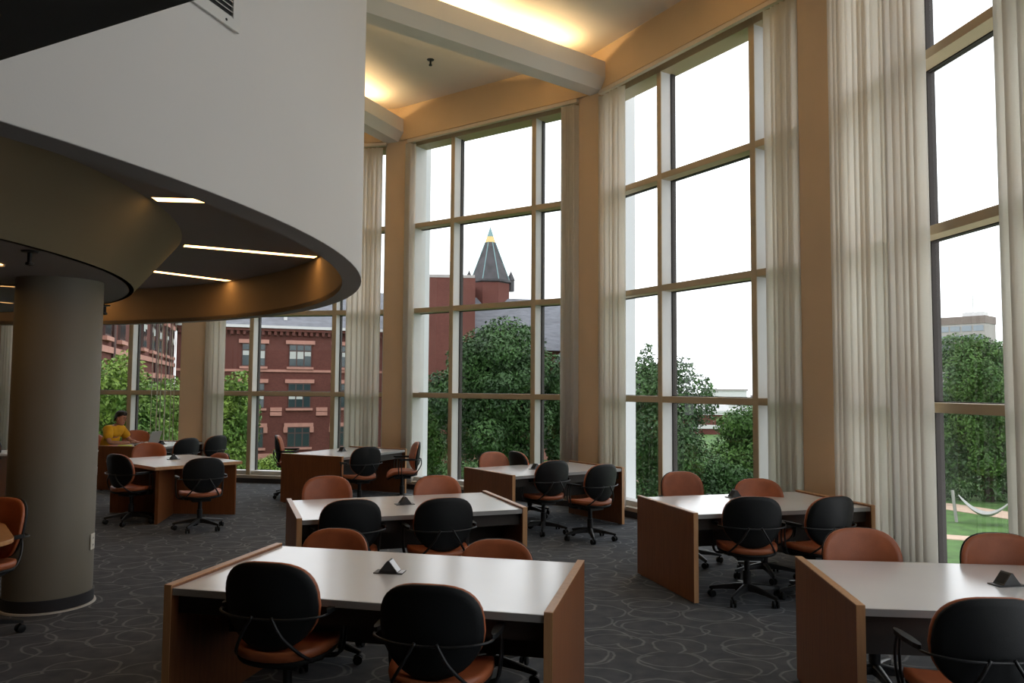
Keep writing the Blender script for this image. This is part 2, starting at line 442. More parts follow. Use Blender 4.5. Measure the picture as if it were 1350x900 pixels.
# ------------------------------------------------------------------ vertical blinds, one set for each window
def vane_mesh(w, z0, z1, bow=.010):
    xs = [-w / 2, -w / 4, 0, w / 4, w / 2]
    mb = MB(); vs = []
    for z in (z0, z1):
        for t in (0, 1):
            for i, x in enumerate(xs): vs.append((x, bow * (1 - (2 * x / w) ** 2) + t * .0012, z))
    fs = []
    for i in range(4):
        fs += [(i, i + 1, 11 + i, 10 + i), (5 + i, 15 + i, 16 + i, 6 + i), (i, 5 + i, 6 + i, i + 1), (10 + i, 11 + i, 16 + i, 15 + i)]
    fs += [(0, 10, 15, 5), (4, 9, 19, 14)]
    mb.add(vs, fs); return mb
vane_me = vane_mesh(.127, .12, 6.18).mesh('vane', smooth='all', fix=True)
def blinds(k, label, stacks):
    mid, th, L_ = bay(k)
    root = thing('vertical_blind', label, 'blind', (mid.x, mid.y, 0), th - pi / 2, 'vertical blinds on the tall windows')
    h = L_ / 2
    obj('head_rail', MB().box(-h + .26, h - .26, -.165, -.10, 6.205, 6.265), M['rail'], root, bevel=.004)
    for (x0, x1, n, ang, jit) in stacks:
        for i in range(n):
            v = link('vane', vane_me, M['vane'], root)
            t = (i + .5) / n
            v.location = (x0 + (x1 - x0) * t + random.uniform(-.3, .3) * (x1 - x0) / n, -.132, 0)
            v.rotation_euler = (0, 0, R(ang + random.uniform(-jit, jit)))
    return root
blinds(2, 'brownish vertical blind drawn aside in narrow stacks at the tower view window', [(-1.76, -1.64, 8, 70, 8), (1.52, 1.76, 11, 52, 8)])
blinds(1, 'cream vertical blind with hook tops, beside the window behind the right middle table', [(-1.76, -1.22, 5, 24, 6), (1.34, 1.78, 5, 24, 6)])
blinds(0, 'widest pale blind stack, hanging behind the front right table', [(-1.66, -1.40, 3, 36, 6), (-1.36, -.72, 6, 14, 5), (-.70, -.60, 1, 66, 4), (-.58, -.20, 4, 26, 6), (.64, 1.6, 9, 34, 5)])
blinds(3, 'cream vertical blind at the window facing the brick facade', [(-1.76, -1.42, 4, 30, 8), (1.06, 1.70, 7, 22, 8)])
blinds(4, 'half open thin vanes beside the seated reader in yellow', [(-1.74, -1.5, 4, 60, 10), (1.20, 1.70, 6, -66, 5)])
blinds(5, 'blind stack glimpsed left of the round column', [(-1.72, -1.2, 6, 40, 10), (1.1, 1.72, 7, 30, 10)])

# ------------------------------------------------------------------ ceiling beams with cove lamps
def beam(k, l_out, l_in, r_in):
    a = TH0 + (k + .5) * DTH; u = Vector((cos(a), sin(a))); w = Vector((-sin(a), cos(a)))
    p0 = CC + u * (RV - .10) + w * l_out; p1 = CC + u * r_in + w * l_in
    d = (p0 - p1); L_ = d.length; rz = math.atan2(d.y, d.x)
    root = group_empty('ceiling_beam', (p1.x, p1.y, 0), rz)
    prof = [(-.13, 6.265), (.13, 6.265), (.25, 6.42), (.25, 6.66), (.19, 6.66), (.19, 6.58), (-.19, 6.58), (-.19, 6.66), (-.25, 6.66), (-.25, 6.42)]
    obj('beam_trough', MB().loft([[(0, y, z) for y, z in prof], [(L_, y, z) for y, z in prof]]), M['beam'], root)
    n = int((L_ - .9) / 1.25)
    for i in range(n):
        x = L_ - 1.25 - i * 1.25 - .55
        if x < 0.1: break
        obj('lamp_tube', MB().tube([(x, -.06, 6.62), (x + 1.16, -.06, 6.62)], .014, 8), M['tube'], root)
    return root
beam(1, -.13, .33, 4.6); beam(2, .13, .22, 4.4); beam(0, -.1, .3, 6.2); beam(3, .1, .1, 4.6)

# ------------------------------------------------------------------ mezzanine drum: white cylinder, lit recess, inner cone
D = Vector((-7.42, 5.126)); RO, RLIP, RC1, RC0, ZD, ZR = 6.29, 6.135, 4.78, 4.39, 2.668, 3.16
mid_c = (D.x, D.y, 0)
o = struct(obj('wall_drum', MB().lathe([(RO, ZD + .002), (RO, ZC + .01), (RO - .1, ZC + .01), (RO - .1, ZD + .06), (RO - .003, ZD + .055), (RO - .003, ZD + .002)], 160, mid_c, ring=True), M['drum'], smooth=True))
o['label'] = 'big white curved wall of the upper floor'
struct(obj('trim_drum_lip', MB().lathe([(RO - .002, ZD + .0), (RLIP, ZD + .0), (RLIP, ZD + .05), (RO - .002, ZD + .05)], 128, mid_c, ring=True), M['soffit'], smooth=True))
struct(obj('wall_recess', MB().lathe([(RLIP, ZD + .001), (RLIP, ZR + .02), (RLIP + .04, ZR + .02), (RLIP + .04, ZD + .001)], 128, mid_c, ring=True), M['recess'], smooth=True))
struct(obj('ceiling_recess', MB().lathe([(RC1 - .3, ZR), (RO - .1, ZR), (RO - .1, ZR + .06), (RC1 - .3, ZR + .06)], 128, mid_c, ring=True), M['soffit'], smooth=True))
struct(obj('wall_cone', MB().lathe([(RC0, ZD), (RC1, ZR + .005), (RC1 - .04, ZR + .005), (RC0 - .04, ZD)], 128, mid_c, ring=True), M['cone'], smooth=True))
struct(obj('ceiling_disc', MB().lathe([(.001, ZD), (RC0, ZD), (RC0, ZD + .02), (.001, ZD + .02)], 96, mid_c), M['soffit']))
lab = ['shortest warm slot lamp nearest the front, under the curved soffit', 'longest warm slot lamp in the curved soffit', 'second warm slot lamp behind the longest one in the soffit']
SL = [(5.4, 4.82, 6.1), (28.8, 4.82, 6.1), (52.2, 4.82, 6.1), (76.0, 4.82, 6.1), (-18.0, 4.82, 6.1), (100.0, 4.82, 6.1)]
for i, (an, r0, r1) in enumerate(SL):
    a = R(an)
    t = thing('slot_lamp', lab[i] if i < 3 else ['warm slot lamp in the recess behind the round column', 'warm slot lamp in the recess above the near left side', 'warm slot lamp in the far left of the recess'][i - 3], 'lamp', (D.x + cos(a) * (r0 + r1) / 2, D.y + sin(a) * (r0 + r1) / 2, ZR), a, 'slot lamps in the curved soffit')
    h = (r1 - r0) / 2
    obj('diffuser', MB().box(-h, h, -.06, .06, -.006, -.001), M['lamp'], t)
    obj('lamp_frame', MB().box(-h - .012, h + .012, .06, .072, -.005, .0).box(-h - .012, h + .012, -.072, -.06, -.005, .0).box(-h - .012, -h, -.06, .06, -.005, 0).box(h, h + .012, -.06, .06, -.005, 0), M['soffit'], t)
for i, (an, r0, r1, lb) in enumerate([(6.3, 2.4, 3.74, 'warm slot lamp in the flat disc soffit, topmost at the left edge'), (28, 2.2, 3.45, 'warm slot lamp in the flat disc soffit, middle one left of the column'), (54.5, 2.4, 3.7, 'warm slot lamp in the flat disc soffit, lowest one left of the column')]):
    a = R(an)
    t = thing('slot_lamp', lb, 'lamp', (D.x + cos(a) * (r0 + r1) / 2, D.y + sin(a) * (r0 + r1) / 2, ZD), a, 'slot lamps in the flat disc soffit')
    h = (r1 - r0) / 2
    obj('diffuser', MB().box(-h, h, -.04, .04, -.006, -.001), M['lamp'], t)
    obj('lamp_frame', MB().box(-h - .012, h + .012, .04, .052, -.016, .0).box(-h - .012, h + .012, -.052, -.04, -.016, .0), M['soffit'], t)
# dark soffit slab close overhead
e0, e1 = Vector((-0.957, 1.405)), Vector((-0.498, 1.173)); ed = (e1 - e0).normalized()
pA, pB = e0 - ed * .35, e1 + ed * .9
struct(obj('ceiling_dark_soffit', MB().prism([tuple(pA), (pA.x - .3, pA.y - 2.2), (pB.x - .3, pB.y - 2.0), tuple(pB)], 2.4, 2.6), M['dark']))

# air vent on the drum wall
va = R(-12.0); 
# column
CX, CY, CR = -3.803, 6.467, .324
colo = struct(obj('column', MB().lathe([(CR, 0), (CR, ZD + .005)], 64, (0, 0, 0)), M['column'], smooth=True)); colo.location = (CX, CY, 0)
colo['label'] = 'round taupe column with a black base ring'
obj('base_ring', MB().lathe([(CR + .004, .012), (CR + .012, .014), (CR + .012, .105), (CR + .004, .105)], 64, ring=True), M['base'], colo, smooth=True)
obj('base_trim', MB().lathe([(CR + .004, 0), (CR + .03, 0), (CR + .026, .012), (CR + .004, .014)], 64, ring=True), M['grille'], colo, smooth=True)

# ------------------------------------------------------------------ task chair
def pad_mesh(out, y_fn, thick, bulge, rings=6, n=36, side=1, edge=.35):
    """closed cushion: out(a) -> (x, z); y_fn(x, z) -> back surface; thickness towards +y*side"""
    mb = MB(); vs = []; fs = []
    R_ = [0.0] + [((i + 1) / rings) ** .8 for i in range(rings)]
    def ring(r, off):
        o = []
        for k in range(n):
            a = 2 * pi * k / n; x, z = out(a); x *= r; z *= r
            o.append((x, y_fn(x, z) + off * side, z))
        return o
    layers = []
    for r in R_[1:]: layers.append(ring(r, 0))
    layers.append(ring(1.018, thick * .5))
    for r in R_[:0:-1]: layers.append(ring(r, thick + bulge * (1 - r ** 2.6)))
    mb.v = [v for q in layers for v in q]
    for i in range(len(layers) - 1):
        for k in range(n): mb.f.append((i * n + k, i * n + (k + 1) % n, (i + 1) * n + (k + 1) % n, (i + 1) * n + k))
    c0 = len(mb.v); mb.v += [(0, y_fn(0, 0), 0), (0, y_fn(0, 0) + side * (thick + bulge), 0)]
    for k in range(n): mb.f.append((c0, (k + 1) % n, k))
    b = (len(layers) - 1) * n
    for k in range(n): mb.f.append((c0 + 1, b + k, b + (k + 1) % n))
    return mb
def sup(a, p): c, s_ = cos(a), sin(a); return (math.copysign(abs(c) ** (2 / p), c), math.copysign(abs(s_) ** (2 / p), s_))
def back_out(a):
    x, z = sup(a, 2.9 if sin(a) > 0 else 2.3); w = .243 * (1 - .14 * max(0, -z) ** 1.5); return (x * w, z * .215)
def back_y(x, z): return .075 * (x / .24) ** 2 * (1 - .25 * z / .2) - .22 * z * .55 + .03 * (z / .2) ** 2 * .5
def seat_out(a):
    x, y = sup(a, 2.7); return (x * (.245 - .02 * max(0, -y)), y * .235)
CH = {}
def build_chair_meshes():
    T = Matrix.Translation
    def pl(mb, loc): mb.v = [tuple(Vector(v) + Vector(loc)) for v in mb.v]; return mb
    bp = (0, -.245, .695)
    CH['back_shell'] = (pl(pad_mesh(back_out, back_y, .022, 0, side=-1), bp).mesh('back_shell', 'all'), 'shell')
    CH['backrest'] = (pl(pad_mesh(back_out, lambda x, z: back_y(x, z) + .001, .026, .014), bp).mesh('backrest', 'all'), 'leather')
    def flat(mb): mb.v = [(x, z, y) for x, y, z in mb.v]; return mb
    sy = lambda x, y: .028 * (x / .24) ** 2 - .05 * max(0, (y - .12) / .11) ** 2 + .012 * max(0, (-y - .1) / .13)
    CH['seat'] = (pl(flat(pad_mesh(seat_out, sy, .045, .012)), (0, 0, .415)).mesh('seat', 'all'), 'leather')
    CH['seat_pan'] = (pl(flat(pad_mesh(lambda a: [.97 * q for q in seat_out(a)], lambda x, y: sy(x, y) - .001, .026, .01, side=-1)), (0, 0, .415)).mesh('seat_pan', 'all'), 'shell')
    rod = MB()
    for s in (-1, 1):
        rod.tube(smooth_path([(s * .05, -.285, .66), (s * .11, -.275, .56), (s * .19, -.17, .44), (s * .20, -.02, .395), (s * .15, .0, .385)]), .0085, 7)
    CH['back_support'] = (rod.mesh('back_support', 'all'), 'steel')
    bar = MB().tube(smooth_path([(-.278, .06, .655), (-.282, -.10, .655), (-.266, -.20, .655), (-.15, -.268, .650), (0, -.283, .648), (.15, -.268, .650), (.266, -.20, .655), (.282, -.10, .655), (.278, .06, .655)]), .0065, 8)
    CH['arm_bar'] = (bar.mesh('arm_bar', 'all'), 'steel')
    for s in (-1, 1):
        ar = MB()
        for dy in (0, .045):
            ar.tube(smooth_path([(s * .16, .02 + dy, .39), (s * .25, .03 + dy, .395), (s * .272, .045 + dy, .45), (s * .280, .05 + dy, .56), (s * .280, .04 + dy * .6, .655)]), .0075, 7)
        CH['arm_support', s] = (ar.mesh('arm_support', 'all'), 'steel')
        pr = [[(s * .281 + sx * .022 * math.sqrt(max(0, 1 - t * t)) , -.03 + .13 * t, .668 + sz * .011) for sx, sz in ((-1, -1), (1, -1), (1, 1), (-1, 1))] for t in (-1, -.93, -.7, 0, .7, .93, 1)]
        CH['arm_pad', s] = (MB().loft(pr).mesh('arm_pad', bevel=0), 'shell')
    CH['mechanism'] = (MB().box(-.11, .11, -.12, .12, .355, .39).box(-.17, .17, -.03, .06, .375, .392).mesh('mechanism', bevel=.008), 'steel')
    CH['gas_column'] = (MB().lathe([(.034, .10), (.034, .25), (.024, .252), (.024, .36)], 16).mesh('gas_column', True), 'steel')
    for k in range(5):
        a = 2 * pi * k / 5 + .3; c, s_ = cos(a), sin(a); rings = []
        for r, z, w, h in ((.02, .115, .034, .030), (.10, .112, .026, .024), (.2, .10, .021, .018), (.295, .084, .017, .014), (.315, .080, .010, .010)):
            rings.append([(c * r - s_ * y, s_ * r + c * y, z + zz) for y, zz in ((-w, -h), (w, -h), (w * .8, h * .6), (w * .3, h), (-w * .3, h), (-w * .8, h * .6))])
        CH['base_leg', k] = (MB().loft(rings).mesh('base_leg', True), 'steel')
        ca = a + random.uniform(-1, 1); cc, cs = cos(ca), sin(ca); px, py = c * .295, s_ * .295
        w = MB()
        for o_ in (-.017, .017):
            ring = lambda off, r: [(px + cc * (r * cos(t)) * 1 - cs * (o_ + off), py + cs * (r * cos(t)) + cc * (o_ + off), .031 + r * sin(t)) for t in [2 * pi * q / 14 for q in range(14)]]
            w.loft([ring(-.010, .024), ring(-.007, .030), ring(.007, .030), ring(.010, .024)])
        w.tube([(px, py, .031), (px, py, .078)], .009, 6)
        CH['caster', k] = (w.mesh('caster', True), 'shell')
build_chair_meshes()
def chair(bx, by, face, label, lift=0.0, group='task chairs around the reading tables', detail=2):
    """bx, by = where the backrest stands; face = direction the sitter looks, degrees"""
    f = R(face); ox, oy = bx + cos(f) * .25, by + sin(f) * .25
    root = thing('task_chair', label, 'chair', (ox, oy, 0), f - pi / 2, group)
    low = ('gas_column', 'base_leg', 'caster')
    for key, (me, m) in CH.items():
        nm = key if isinstance(key, str) else key[0]
        if nm == 'caster' and detail < 1: continue
        if nm == 'caster': continue
        c = link(nm, me, M[m], root)
        if nm not in low: c.location.z = lift
        if nm == 'gas_column' and lift: c.scale.z = 1 + lift / .36
        if nm == 'base_leg':
            k = key[1]; ca, cm = CH['caster', k]
            link('caster', ca, M[cm], c)
    return root
T_ = {1: -11.2, 2: 22, 3: 68.6, 4: 19.7, 5: -3.5, 6: 39.7}
chair(-1.19, 3.82, 79, 'black-backed task chair at front table, left one, nearest the round column', .03)
chair(-0.37, 3.54, 80, 'black-backed task chair at front table, right one, closest to the camera', .0)
chair(-1.21, 5.52, 261, 'orange backrest behind the front table, left of its two far chairs', -.11)
chair(-0.08, 5.17, 262, 'orange backrest behind the front table, right of its two far chairs', -.11)
chair(-1.25, 6.15, 110, 'black-backed chair on near side of second table, left one')
chair(-0.52, 6.28, 110, 'black-backed chair on near side of second table, right one')
chair(-1.84, 7.76, 292, 'orange backrest on far side of second table, left one')
chair(-0.76, 7.87, 290, 'orange backrest on far side of second table, right one')
chair(2.02, 6.48, 88, 'task chair pulled out at right middle table, seat and star base in view')
chair(2.72, 6.53, 112, 'black-backed chair tucked in at the right end of right middle table')
chair(1.81, 8.40, 286, 'orange backrest behind right middle table, larger one below the window')
chair(2.45, 7.79, 268, 'orange backrest behind right middle table, smaller one further right')
chair(2.24, 5.06, 266, 'orange backrest behind the front right table, before the wide blind')
chair(3.05, 4.91, 262, 'orange backrest at right edge of photo behind front right table')
chair(2.09, 3.38, 88, 'black-backed chair at bottom right corner before the front right table')
chair(0.54, 9.55, 122, 'task chair with orange seat turned at the table below the tower window, left one')
chair(1.10, 9.13, 128, 'black-backed chair at right end of table below the tower window')
chair(-0.28, 10.78, 305, 'orange backrest behind the table below the tower window')
chair(0.05, 10.88, 30, 'turned chair showing its thin black side behind table below the tower window')
chair(-2.12, 11.51, 128, 'black-backed chair at the long side of the table before the pier')
chair(-1.45, 12.16, 196, 'orange chair seen from its side between pier and tower window', .03)
chair(-3.82, 12.64, 12, 'chair with black shell and pale orange inside at left of the table before the pier', .09)
chair(-5.09, 10.01, 62, 'dark chair at left of the wooden square table on cross panels')
chair(-3.77, 9.59, 122, 'black-backed chair at right of the wooden square table on cross panels')
chair(-5.61, 12.05, 296, 'orange backrest behind the wooden square table on cross panels')
chair(-4.30, 11.59, 236, 'small orange backrest right behind the wooden square table', -.11)
chair(-5.45, 13.15, 150, 'black-backed chair opposite the reader, left one')
chair(-5.23, 13.89, 155, 'black-backed chair opposite the reader, right one, by the pier')
chair(-7.56, 14.03, -6, 'orange chair the person in yellow sits on')
chair(-7.08, 14.66, 300, 'orange backrest behind the open laptop', .04)
chair(-3.72, 5.80, 250, 'orange chair with black shell at the left edge before the column', .05)
chair(-8.09, 12.14, 250, 'chair glimpsed in the gap left of the column')

# ------------------------------------------------------------------ reading tables
def reading_table(cx, cy, ang, label, W=1.96, Dp=1.13):
    t = thing('reading_table', label, 'table', (cx, cy, 0), R(ang), 'white topped reading tables')
    w, d = W / 2, Dp / 2
    for s in (-1, 1):
        p = obj('end_panel', MB().box(s * w - (.042 if s > 0 else 0), s * w + (.042 if s < 0 else 0), -d, d, .012, .752), M['wood'], t, bevel=.002)
        obj('edge_band', MB().box(s * w - (.042 if s > 0 else 0), s * w + (.042 if s < 0 else 0), -d, d, .7525, .758), M['woodedge'], p)
        obj('front_band', MB().box(s * w - (.042 if s > 0 else 0), s * w + (.042 if s < 0 else 0), -d - .005, -d - .0005, .012, .757), M['woodedge'], p)
        obj('foot_glide', MB().box(s * w - .03 if s > 0 else s * w + .012, s * w - .012 if s > 0 else s * w + .03, -d + .05, -d + .09, 0, .012).box(s * w - .03 if s > 0 else s * w + .012, s * w - .012 if s > 0 else s * w + .03, d - .09, d - .05, 0, .012), M['base'], p)
    obj('tabletop', MB().box(-w + .044, w - .044, -d + .012, d - .012, .712, .74), M['laminate'], t)
    obj('front_edge', MB().box(-w + .044, w - .044, -d + .004, -d + .0115, .704, .7395), M['ledge'], t)
    obj('back_edge', MB().box(-w + .044, w - .044, d - .0115, d - .004, .704, .7395), M['ledge'], t)
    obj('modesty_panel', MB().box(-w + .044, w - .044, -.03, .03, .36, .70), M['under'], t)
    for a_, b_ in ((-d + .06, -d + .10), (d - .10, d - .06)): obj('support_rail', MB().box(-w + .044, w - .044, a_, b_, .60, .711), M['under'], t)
    return t
TABLES = [
    (-0.68, 4.44, -12.8, 'white topped table in front centre with wood end panels, nearest the camera', 2.06, 1.13),
    (-0.97, 7.04, 20.1, 'white topped table in second row, behind the front centre one', 1.95, 1.15),
    (2.27, 7.36, 16.2, 'white topped table at right middle, its left panel wide in view, beside the pier', 1.84, 1.09),
    (2.70, 4.28, -5.5, 'white topped table cut off by the right edge of photo', 1.94, 1.10),
    (0.44, 10.27, 34.9, 'white topped table below the window with the tower view', 1.81, 1.11),
    (-2.67, 12.62, 64.5, 'white topped table before the pier, its wide wood panel facing the camera', 1.75, 1.16),
    (-6.42, 13.98, 82, 'farthest white topped table where the person in yellow sits', 1.50, 1.10),
]
for a in TABLES: reading_table(*a)
# square table on cross panels
t = thing('square_table', 'square table with wood edged top on crossed wooden panels, left of centre', 'table', (-4.77, 11.01, 0), R(49))
obj('tabletop', MB().box(-.60, .60, -.76, .76, .714, .742), M['laminate'], t)
obj('edge_band', MB().box(-.612, -.6005, -.772, .772, .70, .7415).box(.6005, .612, -.772, .772, .70, .7415).box(-.6, .6, -.772, -.7605, .70, .7415).box(-.6, .6, .7605, .772, .70, .7415), M['woodedge'], t)
for s in (-1, 1):
    for q in (-1, 1):
        a = math.atan2(q * .72, s * .56); Tm = Matrix.Rotation(a, 4, 'Z')
        obj('cross_panel', MB().box(.03, .90, -.02, .02, 0, .70, Tm), M['wood'], t)
# wood top at left edge
t = thing('rounded_table', 'oak topped table with rounded corner at the left edge of photo', 'table', (-4.12, 4.92, 0), R(38))
def rrect(w, d, r, n=7):
    o = []
    for cx, cy, a0 in ((w - r, d - r, 0), (-w + r, d - r, pi / 2), (-w + r, -d + r, pi), (w - r, -d + r, 1.5 * pi)):
        for k in range(n + 1): o.append((cx + r * cos(a0 + k * pi / 2 / n), cy + r * sin(a0 + k * pi / 2 / n)))
    return o
obj('tabletop', MB().prism(rrect(.82, .50, .22), (.760), .790), M['oak'], t, bevel=.004)
for s in (-1, 1): obj('end_panel', MB().box(s * .66 - .02, s * .66 + .02, -.40, .40, 0, .759), M['wood'], t, bevel=.002)
obj('modesty_panel', MB().box(-.639, .639, -.02, .02, .3, .75), M['under'], t)
# low table behind the column
t = thing('side_table', 'white topped table mostly hidden behind the round column', 'table', (-7.41, 12.20, 0), R(8))
obj('tabletop', MB().prism(rrect(.75, .40, .05), .712, .742), M['laminate'], t, bevel=.003)
for s in (-1, 1): obj('end_panel', MB().box(s * .6 - .02, s * .6 + .02, -.34, .34, 0, .711), M['wood'], t)

# ------------------------------------------------------------------ tent shaped power modules
mod_me = None
def module(x, y, z, ang, where, sticker=False):
    t = thing('power_module', 'black tent-shaped power module on ' + where, 'power outlet', (x, y, z), R(ang), 'power modules on the tables')
    base = [(-.085, .0), (.085, .0), (.085, .006), (-.085, .006)]
    obj('base_plate', MB().box(-.085, .085, -.045, .045, 0, .006), M['modbk'], t, bevel=.002)
    pr = [(-.056, .0062), (.056, .0062), (.004, .072), (-.004, .072)]
    obj('housing', MB().loft([[(x_, -.038, z_) for x_, z_ in pr], [(x_, .038, z_) for x_, z_ in pr]]), M['modbk'], t, bevel=.0015)
    # outlet face and label on the two slopes
    def slope(s, u0, u1, v0, v1, off):
        nx, nz = .0658, .052; l = math.hypot(nx, nz); nx, nz = nx / l, nz / l
        pt = lambda u, v, o: (s * (.056 + (.004 - .056) * u + nx * o), v, .0062 + (.072 - .0062) * u + nz * o)
        return MB().add([pt(u0, v0, .0004), pt(u1, v0, .0004), pt(u1, v1, .0004), pt(u0, v1, .0004), pt(u0, v0, off), pt(u1, v0, off), pt(u1, v1, off), pt(u0, v1, off)],
                        [(0, 1, 2, 3), (4, 7, 6, 5), (0, 4, 5, 1), (1, 5, 6, 2), (2, 6, 7, 3), (3, 7, 4, 0)])
    for s in (-1, 1):
        obj('outlet_face', slope(s, .14, .86, -.030, .030, .0018), M['hole'], t)
    if sticker:
        obj('label_sticker', slope(1, .05, .95, -.033, .033, .0024), M['modlab'], t)
        obj('base_sticker', MB().box(.058, .084, -.036, .036, .0062, .0072), M['modlab'], t)
    return t
module(-0.69, 4.49, .7405, -8, 'the front centre table, with a white label', True)
module(-0.96, 7.06, .7405, 22, 'the second row table')
module(2.20, 7.67, .7405, 20, 'the right middle table')
module(2.72, 4.30, .7405, 10, 'the table cut by the right edge')
module(0.32, 10.18, .7405, 40, 'the table below the tower window')
module(-2.77, 12.74, .7405, 68, 'the table before the pier')
module(-6.28, 13.95, .7405, 60, 'the table of the person in yellow')
module(-4.83, 11.13, .7435, 30, 'the square wood edged table')

# ------------------------------------------------------------------ small fixtures
def sprinkler(x, y, z, label, s=1):
    t = thing('ceiling_sprinkler', label, 'sprinkler', (x, y, z))
    obj('escutcheon', MB().lathe([(.001, -.001), (.045 * s, -.001), (.038 * s, -.012), (.015 * s, -.015), (.001, -.015)], 16), M['steel'], t, smooth=True)
    obj('sprinkler_head', MB().lathe([(.001, -.0152), (.012 * s, -.0152), (.012 * s, -.06 * s), (.02 * s, -.062 * s), (.02 * s, -.075 * s), (.001, -.08 * s)], 12), M['steel'], t, smooth=True)
sprinkler(-1.30, 11.75, ZC, 'small dark sprinkler on the pale ceiling between two beams', 1.3)
sprinkler(-3.15, 5.00, ZD, 'dark sprinkler under the disc soffit above the column top', 1.25)
sprinkler(-4.44, 8.38, ZD, 'dark sprinkler at the far rim of the disc soffit right of the column', 1.4)
a = R(-8) ; ux = Vector((CX, CY))
# outlet on the column, facing the tables
oa = R(8)
t = thing('wall_outlet', 'ivory double outlet plate on the round column', 'outlet', (CX + cos(oa) * (CR + .001), CY + sin(oa) * (CR + .001), .50), oa)
obj('plate', MB().box(0, .008, -.04, .04, -.065, .065), M['ivory'], t, bevel=.003)
for z in (-.028, .028):
    q = obj('socket', MB().box(.0085, .0105, -.018, .018, z - .016, z + .016), M['ivory'], t)
    obj('slot', MB().box(.0108, .0112, -.009, -.005, z - .006, z + .008).box(.0108, .0112, .005, .009, z - .006, z + .008), M['hole'], q)

# ------------------------------------------------------------------ person at the far table
def skin_mesh(name, verts, edges, radii, root, m, parent, sub=2, smooth=True):
    me = bpy.data.meshes.new(name); me.from_pydata(verts, edges, [])
    o = bpy.data.objects.new(name, me); COL.objects.link(o)
    o.modifiers.new('skin', 'SKIN'); 
    me.skin_vertices[0].data  # layer made by the modifier
    for i, r in enumerate(radii):
        me.skin_vertices[0].data[i].radius = (r, r) if not isinstance(r, tuple) else r
        me.skin_vertices[0].data[i].use_root = (i == root)
    sb = o.modifiers.new('sub', 'SUBSURF'); sb.levels = sub; sb.render_levels = sub
    dg = bpy.context.evaluated_depsgraph_get(); dg.update()
    m2 = bpy.data.meshes.new_from_object(o.evaluated_get(dg))
    bpy.data.objects.remove(o)
    for p in m2.polygons: p.use_smooth = True
    m2.materials.clear(); m2.materials.append(m)
    m2.name = name
    r = bpy.data.objects.new(name, m2); COL.objects.link(r); r.parent = parent
    return r
PX, PY = -7.30, 14.00
per = thing('person', 'person in a yellow t-shirt leaning on the far table, typing on a laptop', 'person', (PX, PY, 0), R(-8) - pi / 2)
# local: +y forward (towards the laptop), x right; a chest leaning over the table edge
body = [(0, .0, .50), (0, .02, .62), (0, .06, .76), (0, .12, .90), (0, .16, 1.0), (0, .20, 1.06), (0, .23, 1.10),      # 0-6 pelvis..neck
        (-.10, .0, .49), (-.11, .22, .50), (-.11, .44, .48), (-.11, .46, .28), (-.11, .47, .08), (-.11, .58, .05),     # right? leg 7-12
        (.10, .0, .49), (.11, .22, .50), (.11, .44, .48), (.12, .42, .28), (.12, .40, .08), (.12, .51, .05),           # 13-18
        (-.17, .16, 1.0), (-.23, .22, .90), (-.25, .30, .78), (-.17, .44, .772), (-.08, .53, .775),                     # 19-23 arm
        (.17, .16, 1.0), (.24, .20, .89), (.27, .26, .785), (.18, .42, .772), (.08, .53, .775)]                          # 24-28 arm
be = [(0, 1), (1, 2), (2, 3), (3, 4), (4, 5), (5, 6), (0, 7), (7, 8), (8, 9), (9, 10), (10, 11), (11, 12), (0, 13), (13, 14), (14, 15), (15, 16), (16, 17), (17, 18),
      (4, 19), (19, 20), (20, 21), (21, 22), (22, 23), (4, 24), (24, 25), (25, 26), (26, 27), (27, 28)]
br = [.10, .10, .10, .10, .085, .058, .055,
      .085, .082, .062, .055, .042, .035, .085, .082, .062, .055, .042, .035,
      .052, .046, .041, .036, .026, .052, .046, .041, .036, .026]
bodyo = skin_mesh('body', body, be, br, 0, M['skin'], per)
# shirt: a slightly larger shell over the trunk and upper arms
sv = [(0, .01, .52), (0, .03, .64), (0, .065, .77), (0, .12, .90), (0, .155, .995), (0, .185, 1.035), (-.165, .16, .995), (-.225, .21, .91), (-.243, .265, .83), (.165, .16, .995), (.23, .195, .90), (.255, .235, .83)]
skin_mesh('tshirt', sv, [(0, 1), (1, 2), (2, 3), (3, 4), (4, 5), (4, 6), (6, 7), (7, 8), (4, 9), (9, 10), (10, 11)],
          [(.165, .15), (.17, .14), (.175, .14), (.185, .145), (.165, .125), .085, .098, .086, .078, .098, .086, .078], 0, M['shirt'], per)
lv = [(0, .0, .50), (-.10, .0, .49), (-.11, .22, .50), (-.11, .44, .48), (-.11, .46, .28), (-.11, .47, .09), (.10, .0, .49), (.11, .22, .50), (.11, .44, .48), (.12, .42, .28), (.12, .40, .09)]
skin_mesh('trousers', lv, [(0, 1), (1, 2), (2, 3), (3, 4), (4, 5), (0, 6), (6, 7), (7, 8), (8, 9), (9, 10)], [.145, .10, .096, .076, .068, .06, .10, .096, .076, .068, .06], 0, M['trousers'], per)
for s in (-1, 1):
    obj('shoe', MB().loft([[( (-.11 if s < 0 else .12) + .045 * cos(a) * w_, (.50 if s < 0 else .43) + y, .045 + .04 * sin(a) * h_) for a in [2 * pi * q / 12 for q in range(12)]] for y, w_, h_ in ((-.09, .5, .6), (-.06, .9, 1), (.03, 1, 1), (.12, 1, .8), (.17, .6, .5))]), M['shoe'], per, smooth='all')
